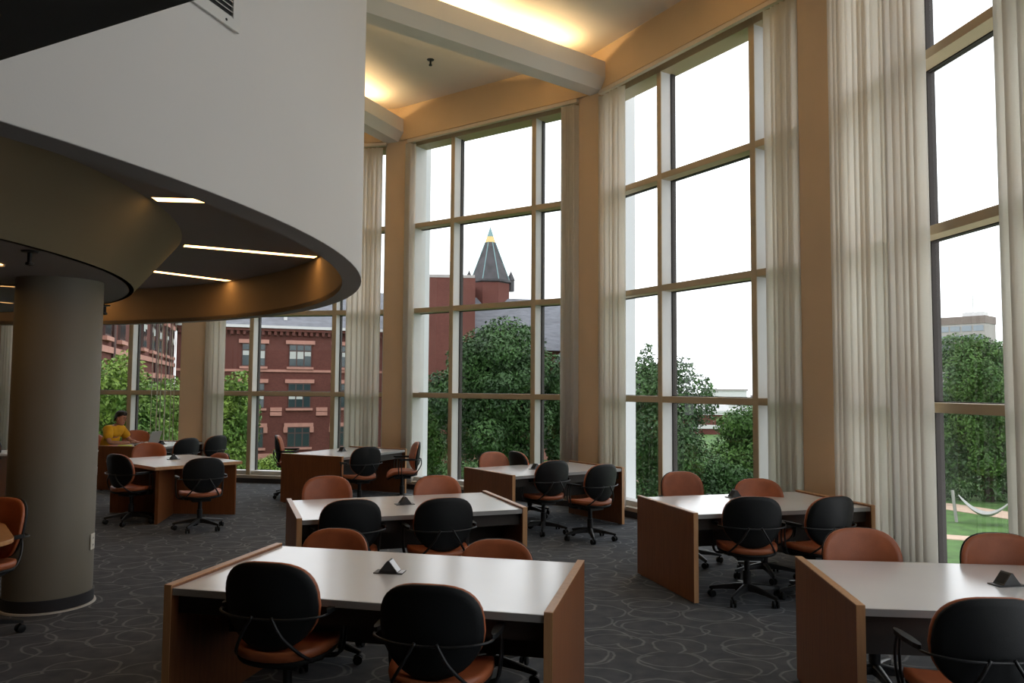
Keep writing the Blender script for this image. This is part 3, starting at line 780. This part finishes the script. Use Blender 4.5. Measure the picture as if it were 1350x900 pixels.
# head: ellipsoid rings with jaw, turned slightly down
def head():
    mb = MB(); rings = []
    prof = [(-.118, .030, .036, .030), (-.105, .045, .058, .020), (-.085, .056, .074, .010), (-.05, .066, .086, .0), (-.01, .072, .093, -.004), (.03, .074, .097, -.008), (.07, .070, .094, -.012), (.10, .055, .076, -.014), (.118, .032, .046, -.014), (.124, .008, .012, -.014)]
    for z, w, d, y in prof:
        rings.append([(w * cos(a), y + d * sin(a), z) for a in [2 * pi * q / 28 for q in range(28)]])
    mb.loft(rings)
    return mb
HT = Matrix.Translation((0, .275, 1.20)) @ Matrix.Rotation(R(-12), 4, 'X')
def put(o): o.matrix_local = HT; return o
hd = put(obj('head', head(), M['skin'], per, smooth='all'))
def sub(name, mb, m, smooth='all'): return obj(name, mb, m, hd, smooth=smooth)
sub('nose', MB().loft([[(w * cos(a), .088 + y + d * sin(a), z) for a in [2 * pi * q / 10 for q in range(10)]] for z, w, d, y in ((-.028, .010, .010, .0), (-.020, .017, .022, .008), (-.008, .013, .022, .004), (.012, .009, .014, .0), (.03, .006, .008, -.004))]), M['skin'])
sub('mouth', MB().tube([(-.024, .078, -.057), (-.01, .085, -.054), (.01, .085, -.054), (.024, .078, -.057)], [.003, .006, .006, .003], 8), M['lip'])
for s in (-1, 1):
    sub('eye', MB().lathe([(.0005, -.007), (.006, -.005), (.0105, 0), (.006, .005), (.0005, .007)], 10, (s * .030, .082, .010)), M['eye'])
    sub('eyebrow', MB().tube([(s * .014, .091, .030), (s * .032, .088, .035), (s * .048, .074, .029)], [.003, .005, .003], 6), M['hair'])
    sub('ear', MB().loft([[(s * (.070 + x), -.004 + .020 * cos(a) * k, -.004 + .032 * sin(a) * k) for a in [2 * pi * q / 12 for q in range(12)]] for x, k in ((-.004, .8), (.006, 1), (.014, .95), (.016, .6))]), M['skin'])
hr = MB(); rings = []
for t_ in range(9):
    t = t_ / 8; ring = []
    for q in range(32):
        a = 2 * pi * q / 32; f = sin(a)                       # +1 towards the face
        zl = .066 if f > .55 else (.066 - (.55 - f) * .10)      # hair line
        z = zl + (.140 - zl) * sin(t * pi / 2)
        k = max(.02, 1 - sin(t * pi / 2) ** 6) ** .5 if t < 1 else .02
        wob = 1 + .03 * sin(7 * a + 3 * t)
        ring.append((.0785 * cos(a) * max(k, .02) * wob, -.012 + (.104 if f < 0 else .098) * f * max(k, .02) * wob, z + .004 * sin(9 * a)))
    rings.append(ring)
hr.loft(rings)
sub('hair', hr, M['hair'])
# hands with fingers on the keyboard
for s in (-1, 1):
    hx, hy, hz_ = s * .08, .53, .775
    vs = [(hx, hy, hz_), (hx - s * .012, hy + .05, hz_ + .004), (hx - s * .02, hy + .085, hz_ + .002)]; es = [(0, 1), (1, 2)]; rr = [.024, (.034, .016), (.032, .014)]
    ho = skin_mesh('hand', vs, es, rr, 0, M['skin'], per)
    for f, (dx, ln) in enumerate(((-.030, .062), (-.010, .072), (.011, .067), (.030, .052))):
        b = Vector((hx - s * .02 + dx, hy + .095, hz_ + .004))
        fo = skin_mesh('finger', [tuple(b), tuple(b + Vector((0, ln * .45, .007))), tuple(b + Vector((0, ln * .8, -.002))), tuple(b + Vector((0, ln, -.013)))], [(0, 1), (1, 2), (2, 3)], [.0085, .008, .0075, .0065], 0, M['skin'], ho, 1)
    b = Vector((hx - s * .04, hy + .04, hz_))
    skin_mesh('thumb', [tuple(b), tuple(b + Vector((-s * .022, .028, -.002))), tuple(b + Vector((-s * .026, .055, -.008)))], [(0, 1), (1, 2)], [.011, .0095, .008], 0, M['skin'], ho, 1)

# things on the far table
lap = thing('laptop', 'open silver laptop on the far table before the person in yellow', 'laptop', (-6.53, 14.02, .7405), R(-8) - pi / 2)
obj('keyboard_deck', MB().box(-.16, .16, -.16, .07, 0, .016), M['silver'], lap, bevel=.003)
obj('keyboard', MB().box(-.14, .14, -.06, .05, .0165, .019), M['keys'], lap)
LT = Matrix.Translation((0, .075, .016)) @ Matrix.Rotation(R(-18), 4, 'X')
obj('lid', MB().box(-.16, .16, -.004, .004, 0, .225, LT), M['silver'], lap, bevel=.002)
obj('display', MB().box(-.148, .148, -.0065, -.0045, .014, .215, LT), M['screen'], lap)
t = tag(obj('notebook', MB().box(-.10, .10, -.07, .07, 0, .014), M['lime'], bevel=.002), 'lime green notebook lying on the far table edge', 'notebook'); t.location = (-6.72, 13.52, .7405); t.rotation_euler = (0, 0, .2)
t = tag(obj('notepad', MB().box(-.07, .07, -.05, .05, 0, .010), M['pink'], bevel=.002), 'small pink notepad beside the lime notebook', 'notepad'); t.location = (-6.90, 13.49, .7405)
t = tag(obj('binder', MB().box(-.15, .15, -.08, .08, 0, .02), M['blackbook'], bevel=.003), 'flat black binder in front of the laptop on the far table', 'binder'); t.location = (-6.42, 13.62, .7405); t.rotation_euler = (0, 0, .1)

#@VENT
def vent():
    # on the drum, facing outwards
    aE = R(-14.3); z0 = 3.465
    rx = RO + .002; 
    a = aE - R(2.4)
    t = thing('air_vent', 'white louvred air vent high on the curved drum wall', 'vent', (D.x + rx * cos(a), D.y + rx * sin(a), z0), a)
    w, h, f = .27, .30, .05
    obj('vent_frame', MB().box(0, .014, -w, w, 0, f).box(0, .014, -w, w, 2 * h - f, 2 * h).box(0, .014, -w, -w + f, f, 2 * h - f).box(0, .014, w - f, w, f, 2 * h - f), M['grille'], t, bevel=.002)
    obj('vent_back', MB().box(-.02, .001, -w + f, w - f, f, 2 * h - f), M['hole'], t)
    n = 20
    for i in range(n):
        z = f + (i + .5) * (2 * h - 2 * f) / n
        obj('louvre', MB().box(-.010, .012, -w + f, w - f, -.0018, .0018, Matrix.Translation((0, 0, z)) @ Matrix.Rotation(R(35), 4, 'Y')), M['grille'], t)
    for y in (-w + .1, w - .1): obj('screw', MB().lathe([(.001, .003), (.006, .002), (.007, 0)], 8, (0, 0, 0)), M['hole'], t).matrix_local = Matrix.Translation((.0145, y, .024)) @ Matrix.Rotation(R(90), 4, 'Y')
vent()

# ------------------------------------------------------------------ outside: ground, paths
def sink(x, y): return -.0072 * (y - 20) - .006 * (x + 11)      # the campus ground falls away to the right and to the back
GZ = -4.7
def ground_grid():
    mb = MB()
    mb.add([(-180, 8, GZ), (260, 8, GZ), (260, 420, GZ), (-180, 420, GZ)], [(0, 1, 2, 3)]); return mb
struct(obj('ground_lawn', ground_grid(), M['grass']))
def strip(name, pts, w, z, m):
    mb = MB(); L_ = []; 
    pts = [Vector(p) for p in pts]
    for i, p in enumerate(pts):
        d = (pts[min(i + 1, len(pts) - 1)] - pts[max(i - 1, 0)]).normalized(); n = Vector((-d.y, d.x))
        L_.append((p + n * w / 2, p - n * w / 2))
    for i in range(len(L_) - 1):
        a, b, c, d = L_[i][0], L_[i][1], L_[i + 1][1], L_[i + 1][0]
        mb.add([(*a, GZ), (*b, GZ), (*c, GZ), (*d, GZ), (*a, z), (*b, z), (*c, z), (*d, z)], [(0, 1, 2, 3), (4, 7, 6, 5), (0, 4, 5, 1), (1, 5, 6, 2), (2, 6, 7, 3), (3, 7, 4, 0)])
    return struct(obj(name, mb, m))
strip('ground_path', [(17.5, 35.6), (20.6, 34.3), (24, 32.6), (28, 30)], 1.15, GZ + .03, M['path'])
strip('ground_path', [(21.5, 47.0), (24.6, 44.0), (26.2, 40.6), (28.5, 36.5), (31, 33)], 2.4, GZ + .03, M['path'])
strip('ground_path', [(14, 49), (19, 48), (24, 48)], 4.0, GZ + .02, M['path'])
strip('ground_path', [(-20, 44), (-5, 50), (6, 52), (14, 60)], 1.6, GZ + .02, M['path'])

# ------------------------------------------------------------------ outside: trees
def leaf_cloud(blobs, n, size, seed, up=.3):
    rnd = random.Random(seed); mb = MB(); tot = sum(b[3] * b[4] * b[5] for b in blobs); V, F = mb.v, mb.f
    for b in blobs:
        cnt = int(n * b[3] * b[4] * b[5] / tot)
        for _ in range(cnt):
            while True:
                p = Vector((rnd.uniform(-1, 1), rnd.uniform(-1, 1), rnd.uniform(-1, 1)))
                if .30 < p.length < 1: break
            p = p * (.75 + .25 * rnd.random()) if rnd.random() < .5 else p.normalized() * rnd.uniform(.8, 1.04)
            c = Vector((b[0] + p.x * b[3], b[1] + p.y * b[4], b[2] + p.z * b[5]))
            nrm = (p + Vector((rnd.gauss(0, .6), rnd.gauss(0, .6), rnd.gauss(0, .6) + up))).normalized()
            t = nrm.orthogonal().normalized(); t.rotate(Matrix.Rotation(rnd.uniform(0, 2 * pi), 3, nrm)); w = nrm.cross(t)
            s = size * rnd.uniform(.6, 1.3); o_ = len(V)
            for q in (c + t * s, c + w * s * .5 + nrm * s * .1, c - t * s * .9, c - w * s * .5 + nrm * s * .1): V.append(tuple(q))
            F.append((o_, o_ + 1, o_ + 2, o_ + 3))
    return mb
TREES = 0
def tree(x, y, h, r, label, m='leafmid', n=5000, leaf=.16, trunk=.18, crown0=.3, seed=1, name='tree', cat='tree', nb=10, group='trees outside the windows'):
    rnd = random.Random(seed * 13 + 5); n = int(n * 4.2); leaf *= .5; nb = int(nb * 2.2)
    t = thing(name, label, cat, (x, y, GZ + max(-.6, min(0, sink(x, y)))), 0, group)
    zc = h * (crown0 + 1) / 2; hz = h * (1 - crown0) / 2
    blobs = [(0, 0, zc, r * .64, r * .64, hz * .74)]
    for i in range(nb):
        a = rnd.uniform(0, 2 * pi); f = rnd.uniform(-1, 1)
        rr = r * .68 * math.sqrt(max(.05, 1 - f * f * .8))
        blobs.append((rr * cos(a), rr * sin(a), zc + f * hz * .72, r * rnd.uniform(.18, .38), r * rnd.uniform(.18, .38), hz * rnd.uniform(.12, .28)))
    fo = link('foliage', leaf_cloud(blobs, n, leaf, seed).mesh('foliage', False, fix=False), M[m], t); fo['kind'] = 'stuff'
    if trunk:
        obj('trunk', MB().tube([(0, 0, 0), (.05, .02, h * .25), (-.04, .03, zc), (0, 0, zc + hz * .5)], [trunk, trunk * .8, trunk * .55, trunk * .15], 10), M['bark'], t, smooth='all')
        for i in range(5):
            a = 2 * pi * i / 5 + rnd.random(); z0 = h * crown0 * rnd.uniform(.8, 1.3)
            obj('branch', MB().tube([(0, 0, z0), (r * .3 * cos(a), r * .3 * sin(a), z0 + hz * .4), (r * .6 * cos(a), r * .6 * sin(a), z0 + hz * .9)], [trunk * .45, trunk * .3, trunk * .1], 6), M['bark'], t, smooth='all')
    return t
#@TREES
tree(-10.9, 21.0, 7.9, 2.5, 'bright green tree filling the window behind the person in yellow', 'leafbright', 9000, .14, .14, .25, 1)
tree(-8.3, 22.5, 7.4, 1.3, 'narrow bright tree seen through the thin open vanes', 'leafbright', 4500, .13, .10, .25, 2)
tree(-12.6, 31.5, 7.9, 2.4, 'sunny green tree before the brick facade', 'leafbright', 7000, .17, .16, .12, 3)
tree(-12.9, 44, 3.4, 2.0, 'low round bush at the foot of the brick facade', 'leafbright', 3000, .16, 0, .05, 4, 'bush', 'bush', 6)
tree(-.9, 36, 10.6, 3.5, 'large dark tree before the tower', 'leafdark', 12000, .20, .25, .22, 5)
tree(-4.6, 40, 7.6, 1.5, 'slim dark tree left of the large tree before the tower', 'leafmid', 5000, .18, .15, .2, 6)
tree(2.6, 37, 8.0, 1.7, 'dark tree right of the large tree before the tower', 'leafdark', 6000, .18, .15, .2, 7)
tree(.9, 33, 3.4, 1.6, 'light green shrub in front of the large dark tree', 'leafmid', 3000, .13, 0, .05, 8, 'bush', 'bush', 6)
tree(5.3, 27, 8.4, 2.0, 'tree at left of the haze view window, with branches against the sky', 'leafdark', 6500, .15, .16, .15, 9)
tree(7.3, 30, 5.0, 2.1, 'dense shrub tree below the far low brick block', 'leafdark', 6000, .16, .12, .05, 10)
tree(10.2, 31, 6.8, 2.3, 'full green tree at the right of the haze view window', 'leafmid', 6500, .16, .14, .08, 11)
tree(9.0, 34, 4.2, 1.9, 'lower green shrub between the two trees of the haze view', 'leafmid', 4500, .15, 0, .05, 12, 'bush', 'bush', 6)
tree(28.2, 46, 11.2, 3.4, 'tall green tree before the distant office tower', 'leafmid', 13000, .21, .28, .13, 13)
tree(25.2, 49.5, 6.4, 2.6, 'dark tree shading the lawn left of the hammock', 'leafdark', 6000, .22, .2, .2, 14)
tree(31.4, 49.5, 6.2, 2.6, 'dark tree standing behind the hammock', 'leafdark', 6000, .22, .25, .2, 15)
tree(26.4, 58, 8.5, 3.4, 'dark thicket tree in the shade far behind the hammock, left', 'leafdark', 7000, .24, .2, .04, 18)
tree(33.0, 59, 8.5, 3.6, 'dark thicket tree in the shade far behind the hammock, right', 'leafdark', 7000, .24, .2, .04, 19)
tree(33.5, 50, 9.0, 3.2, 'dark tree behind the right edge blind', 'leafdark', 6000, .24, .25, .15, 16)
tree(22.6, 47.0, 2.4, 1.2, 'flowering bush by the hammock post', 'leafbright', 2500, .12, 0, .05, 17, 'bush', 'bush', 6)
def hedge(x0, y0, x1, y1, h, d, label, seed):
    t = thing('hedge', label, 'hedge', (x0, y0, GZ)); L_ = math.hypot(x1 - x0, y1 - y0); n = int(L_ / 1.1) + 1
    blobs = [((x1 - x0) * (i + .5) / n, (y1 - y0) * (i + .5) / n, h * .5, .8, d * .6, h * .55) for i in range(n)]
    f = link('foliage', leaf_cloud(blobs, 600 * n, .13, seed).mesh('foliage', False, fix=False), M['leafdark'], t); f['kind'] = 'stuff'
hedge(-8.5, 47, -.5, 49, 2.2, 1.5, 'clipped dark hedge below the tower', 31)
hedge(18.0, 48.0, 33.5, 44.8, 3.2, 1.6, 'dark hedge behind the hammock lawn', 32)

# ------------------------------------------------------------------ outside: brick buildings
def face_T(ox, oy, ang): return (ox, oy, 0), ang
def far_window(root, x, z0, z1, w, mid=3, ears=False, blind=.45, lintel=True):
    fr = obj('window', MB().box(x - w / 2, x + w / 2, -.02, .12, z0, z1), M['winframe'], root)
    n = mid; cw = w / n; bar = .11; zt = z1 - (z1 - z0) * .30
    for i in range(n):
        a, b = x - w / 2 + i * cw + bar / 2, x - w / 2 + (i + 1) * cw - bar / 2
        obj('pane', MB().box(a, b, -.045, -.021, z0 + bar, zt - bar / 2), M['winglass'], fr)
        obj('pane', MB().box(a, b, -.045, -.021, zt + bar / 2, z1 - bar), M['winglass'], fr)
        if blind > 0:
            zb = zt - bar / 2 - (zt - z0) * blind * (1 if (i + int(x)) % 3 else .6)
            obj('shade', MB().box(a, b, -.05, -.0455, zb, zt - bar / 2), M['shade'], fr)
    if lintel: obj('lintel', MB().box(x - w / 2 - .3, x + w / 2 + .3, -.10, .10, z1, z1 + .34), M['stone'], root)
    obj('stone_sill', MB().box(x - w / 2 - .2, x + w / 2 + .2, -.14, .10, z0 - .2, z0), M['stone'], root)
    if ears:
        for s in (-1, 1): obj('quoin', MB().box(x + s * (w / 2 + .17) - .17, x + s * (w / 2 + .17) + .17, -.10, .10, z1 - .5, z1), M['stone'], root)
# main facade, local x to the right along the wall, y away from the viewer
FA = Vector((-28.7, 66.0)); FB = Vector((-11.2, 73.0)); fd = FB - FA; FL_ = fd.length; fang = math.atan2(fd.y, fd.x)
b1 = thing('brick_building', 'long red brick building with slate roof and three rows of windows', 'building', (FA.x, FA.y, 0), fang)
obj('wall', MB().box(0, FL_, .121, 12, GZ, 6.9), M['brick'], b1)
for xw in (2.3, 6.3, 10.3, 14.3):
    far_window(b1, xw, 3.75, 5.80, 1.95); far_window(b1, xw, .05, 2.30, 1.95); far_window(b1, xw, -3.45, -1.62, 1.95, 3, True, .0)
obj('wall_face', MB().box(0, FL_, .10, .1205, GZ, 6.9), M['brick'], b1)
obj('belt_course', MB().box(0, FL_, -.02, .099, 3.28, 3.5), M['stone'], b1)
obj('water_table', MB().box(0, FL_, -.05, .099, GZ + .2, GZ + .75), M['stone'], b1)
obj('cornice', MB().box(-.3, FL_ + .3, -.35, .3, 6.9, 7.25), M['brick'], b1)
obj('gutter', MB().box(-.3, FL_ + .3, -.5, -.35, 7.15, 7.4), M['white'], b1)
for i in range(36): obj('corbel', MB().box(i * FL_ / 36 + .1, i * FL_ / 36 + .35, -.28, .10, 6.55, 6.9), M['brick'], b1)
obj('roof', MB().add([(-.3, -.4, 7.3), (FL_ + .3, -.4, 7.3), (FL_ + .3, 6, 11.6), (-.3, 6, 11.6), (-.3, 12, 7.3), (FL_ + .3, 12, 7.3)], [(0, 1, 2, 3), (3, 2, 5, 4), (0, 3, 4), (1, 5, 2), (0, 4, 5, 1)]), M['slate'], b1)
for xw in (4.3, 8.3, 12.3):
    for z in (-.62, -.22): obj('stone_block', MB().box(xw - .5, xw + .5, -.06, .099, z, z + .34), M['stone'], b1)
for i, xw in enumerate((3.2, 7.0, 9.0, 13.5, 15.5)): obj('roof_vent', MB().box(xw - .15, xw + .15, .6 + i % 2, .9 + i % 2, 8.0, 8.6), M['white'], b1)
# wing running towards the viewer on the left
wd = Vector((10.5, -32.4)).normalized(); WLN = 42
b2 = thing('brick_wing', 'red brick wing running towards the room at far left', 'building', (FA.x, FA.y, 0), math.atan2(-wd.y, -wd.x) + pi * 0)
b2.location = (FA.x + wd.x * WLN, FA.y + wd.y * WLN, 0)
obj('wall', MB().box(0, WLN - .5, .10, 10, GZ, 7.2), M['brick'], b2)
for i in range(10):
    xw = 3 + i * 4.0
    if xw < WLN - 2.5: far_window(b2, xw, 4.1, 6.3, 1.5, 2, False, .3); far_window(b2, xw, .0, 2.3, 1.5, 2, False, .4); far_window(b2, xw, -3.4, -1.5, 1.5, 2, False, 0)
    if i % 2 == 0: obj('downpipe', MB().tube([(xw + 1.7, .0, GZ), (xw + 1.7, .0, 7.2)], .09, 8), M['winframe'], b2)
obj('belt_course', MB().box(0, WLN - .5, -.02, .099, 3.35, 3.65), M['stone'], b2)
obj('cornice', MB().box(0, WLN - .5, -.35, .3, 7.2, 7.55), M['brick'], b2)
obj('roof', MB().add([(0, -.4, 7.56), (WLN - .6, -.4, 7.56), (WLN - .6, 5, 11.4), (0, 5, 11.4), (0, 10, 7.56), (WLN - .6, 10, 7.56)], [(0, 1, 2, 3), (3, 2, 5, 4), (0, 3, 4), (1, 5, 2), (0, 4, 5, 1)]), M['slate'], b2)
# tower block seen through the tower window
b3 = thing('brick_tower', 'red brick tower with a pointed slate spire', 'building', (-2.1, 75, 0), R(4))
obj('wall', MB().box(-6.8, -1.7, -8.5, 4, GZ, 11.7), M['brick'], b3)
obj('parapet', MB().box(-6.85, -1.75, -8.55, 4, 11.7, 11.95), M['concrete'], b3)
obj('wall_turret', MB().lathe([(2.0, GZ), (2.0, 12.3)], 8, (-.1, 0, 0), R(22.5), R(382.5)), M['brick'], b3)
obj('eaves', MB().lathe([(2.0, 12.3), (2.2, 12.4), (2.2, 12.6), (1.9, 12.6)], 8, (-.1, 0, 0), R(22.5), R(382.5)), M['slate2'], b3)
obj('spire', MB().lathe([(2.0, 12.61), (.52, 16.4)], 8, (-.1, 0, 0), R(22.5), R(382.5)), M['slate2'], b3)
obj('spire_band', MB().lathe([(.54, 16.40), (.34, 17.0)], 8, (-.1, 0, 0), R(22.5), R(382.5)), M['gold'], b3)
obj('spire_tip', MB().lathe([(.35, 17.0), (.01, 18.0)], 8, (-.1, 0, 0), R(22.5), R(382.5)), M['copper'], b3)
for k in range(8):
    a = R(22.5 + 45 * k); obj('spire_hip', MB().tube([(-.1 + 2.01 * cos(a), 2.01 * sin(a), 12.6), (-.1 + .53 * cos(a), .53 * sin(a), 16.4)], .05, 6), M['copper'], b3)
for a in (R(-5), R(185)):
    q = obj('pinnacle', MB().lathe([(.34, 11.6), (.34, 12.7), (.42, 12.7), (.02, 13.6)], 8, (-.1 + 2.05 * cos(a), 2.05 * sin(a), 0)), M['slate2'], b3)
far_window(b3, -3.6, 9.2, 11.2, 1.2, 1, False, 0)
b3w = b3.children
b4 = thing('brick_hall', 'brick hall with long grey slate roof right of the spire', 'building', (-2.6, 69.5, 0), R(12))
obj('wall', MB().box(-4.2, 10.5, .10, 7, GZ, 5.6), M['brick'], b4)
for xw in (-2.2, 1.8, 5.8): far_window(b4, xw, -3.4, -1.3, 1.9, 2, False, 0); far_window(b4, xw, .2, 2.4, 1.9, 2, False, .3)
obj('belt_course', MB().box(-4.2, 10.5, -.02, .099, 3.3, 3.55), M['stone'], b4)
obj('plinth', MB().box(-4.2, 10.5, -.05, .099, GZ, GZ + 1.4), M['stone'], b4)
obj('roof', MB().add([(-1.6, -.5, 5.61), (10.9, -.5, 5.61), (9.6, 4.2, 10.8), (-1.6, 4.2, 10.8), (-1.6, 9, 5.61), (10.9, 9, 5.61)], [(0, 1, 2, 3), (3, 2, 5, 4), (0, 3, 4), (1, 5, 2), (0, 4, 5, 1)]), M['slate'], b4)
b5 = thing('gabled_roof_house', 'small grey gabled roof at the right of the slate hall', 'building', (6.2, 66, 0), R(-20))
obj('wall', MB().box(-2.2, 3, .2, 5, GZ, 4.5), M['brick'], b5)
obj('roof', MB().add([(-2.6, -.2, 4.51), (3.4, -.2, 4.51), (3.4, 5.2, 4.51), (-2.6, 5.2, 4.51), (.4, -.2, 9.3), (.4, 5.2, 9.3)], [(0, 4, 5, 3), (1, 2, 5, 4), (0, 1, 4), (3, 5, 2), (0, 3, 2, 1)]), M['slate'], b5)
# low brick block far away in the haze view
b6 = thing('low_brick_block', 'distant low brick block with pale concrete bands', 'building', (24, 112, 0), R(-6))
obj('wall', MB().box(-6, 16, .0, 12, GZ, -.7), M['brick'], b6)
for z in (-3.0, -1.0): obj('concrete_band', MB().box(-6.1, 16.1, -.2, -.005, z, z + .55), M['white'], b6)
obj('roof', MB().box(-6.2, 16.2, -.3, 12.2, -.69, -.35), M['white'], b6)
for i in range(6): obj('roof_unit', MB().box(-5 + i * 3.6, -3.2 + i * 3.6, 2, 5, -.349, .35), M['white'], b6)
for i, (x, y, w, h) in enumerate(((52, 240, 16, 4), (70, 250, 12, 5.5), (86, 245, 14, 3.5), (40, 235, 9, 3))):
    c = thing('distant_house', ['long pale roof on the horizon', 'tallest pale block on the horizon', 'low pale building at the right of the horizon', 'small pale house at the left of the horizon'][i], 'building', (x, y, 0), 0, 'pale buildings on the horizon')
    obj('wall', MB().box(-w / 2, w / 2, 0, 10, GZ, h - 4.2), M['white'], c); obj('roof', MB().box(-w / 2 - .3, w / 2 + .3, -.3, 10.3, h - 4.19, h - 3.6), M['concrete'], c)
po = tag(obj('radio_mast', MB().tube([(59, 235, GZ), (59, 235, 5.4)], [.35, .12], 6), M['concrete']), 'thin mast rising over the far horizon', 'mast')
# modern office tower
b7 = thing('office_tower', 'distant grey office tower with brown top and window bands', 'building', (98.3, 160, 0), R(-50))
obj('wall', MB().box(-11.5, 0, 0, 6, GZ, 17.6), M['concrete'], b7)
obj('top_storey', MB().box(-11.6, .1, -.1, 6.1, 17.61, 19.2), M['concdark'], b7)
obj('roof_plant', MB().box(-5, -1, 2, 5, 19.21, 20.2), M['white'], b7)
obj('mast', MB().tube([(-3.6, 4, 20.2), (-3.6, 4, 28)], [.2, .06], 6), M['white'], b7)
for r_ in range(8):
    z = 17.2 - r_ * 2.0
    for c_ in range(5): obj('window', MB().box(-11.2 + c_ * 2.25, -9.3 + c_ * 2.25, -.1, -.005, z - 1.15, z), M['towerglass'], b7)
# hammock between two posts
h1, h2 = Vector((22.15, 38.83)), Vector((24.2, 37.4))
t = thing('hammock', 'pale rope hammock slung between two wooden posts on the lawn', 'hammock', (h1.x, h1.y, GZ), math.atan2((h2 - h1).y, (h2 - h1).x))
HL = (h2 - h1).length
for x, lean in ((0, -.15), (HL, .2)): obj('post', MB().tube([(x, 0, 0), (x + lean, 0, 1.55)], .075, 10), M['post'], t, smooth=True)
mb = MB(); NX, NY = 22, 8
for s_ in range(NX + 1):
    u = s_ / NX; w = .06 + .5 * sin(pi * min(1, max(0, u))) ** .6; z = 1.35 - .95 * sin(pi * u) ** .9
    for q in range(NY + 1):
        v = q / NY * 2 - 1; mb.v.append((.1 + (HL - .2) * u, v * w, z + .16 * v * v * sin(pi * u)))
for s_ in range(NX):
    for q in range(NY): mb.f.append((s_ * (NY + 1) + q, s_ * (NY + 1) + q + 1, (s_ + 1) * (NY + 1) + q + 1, (s_ + 1) * (NY + 1) + q))
net = obj('net', mb, M['rope'], t, smooth='all'); mo = net.modifiers.new('thick', 'SOLIDIFY'); mo.thickness = .02
for b_ in (b1, b2, b3, b4, b5, b6, b7): b_.location.z += sink(b_.location.x, b_.location.y)
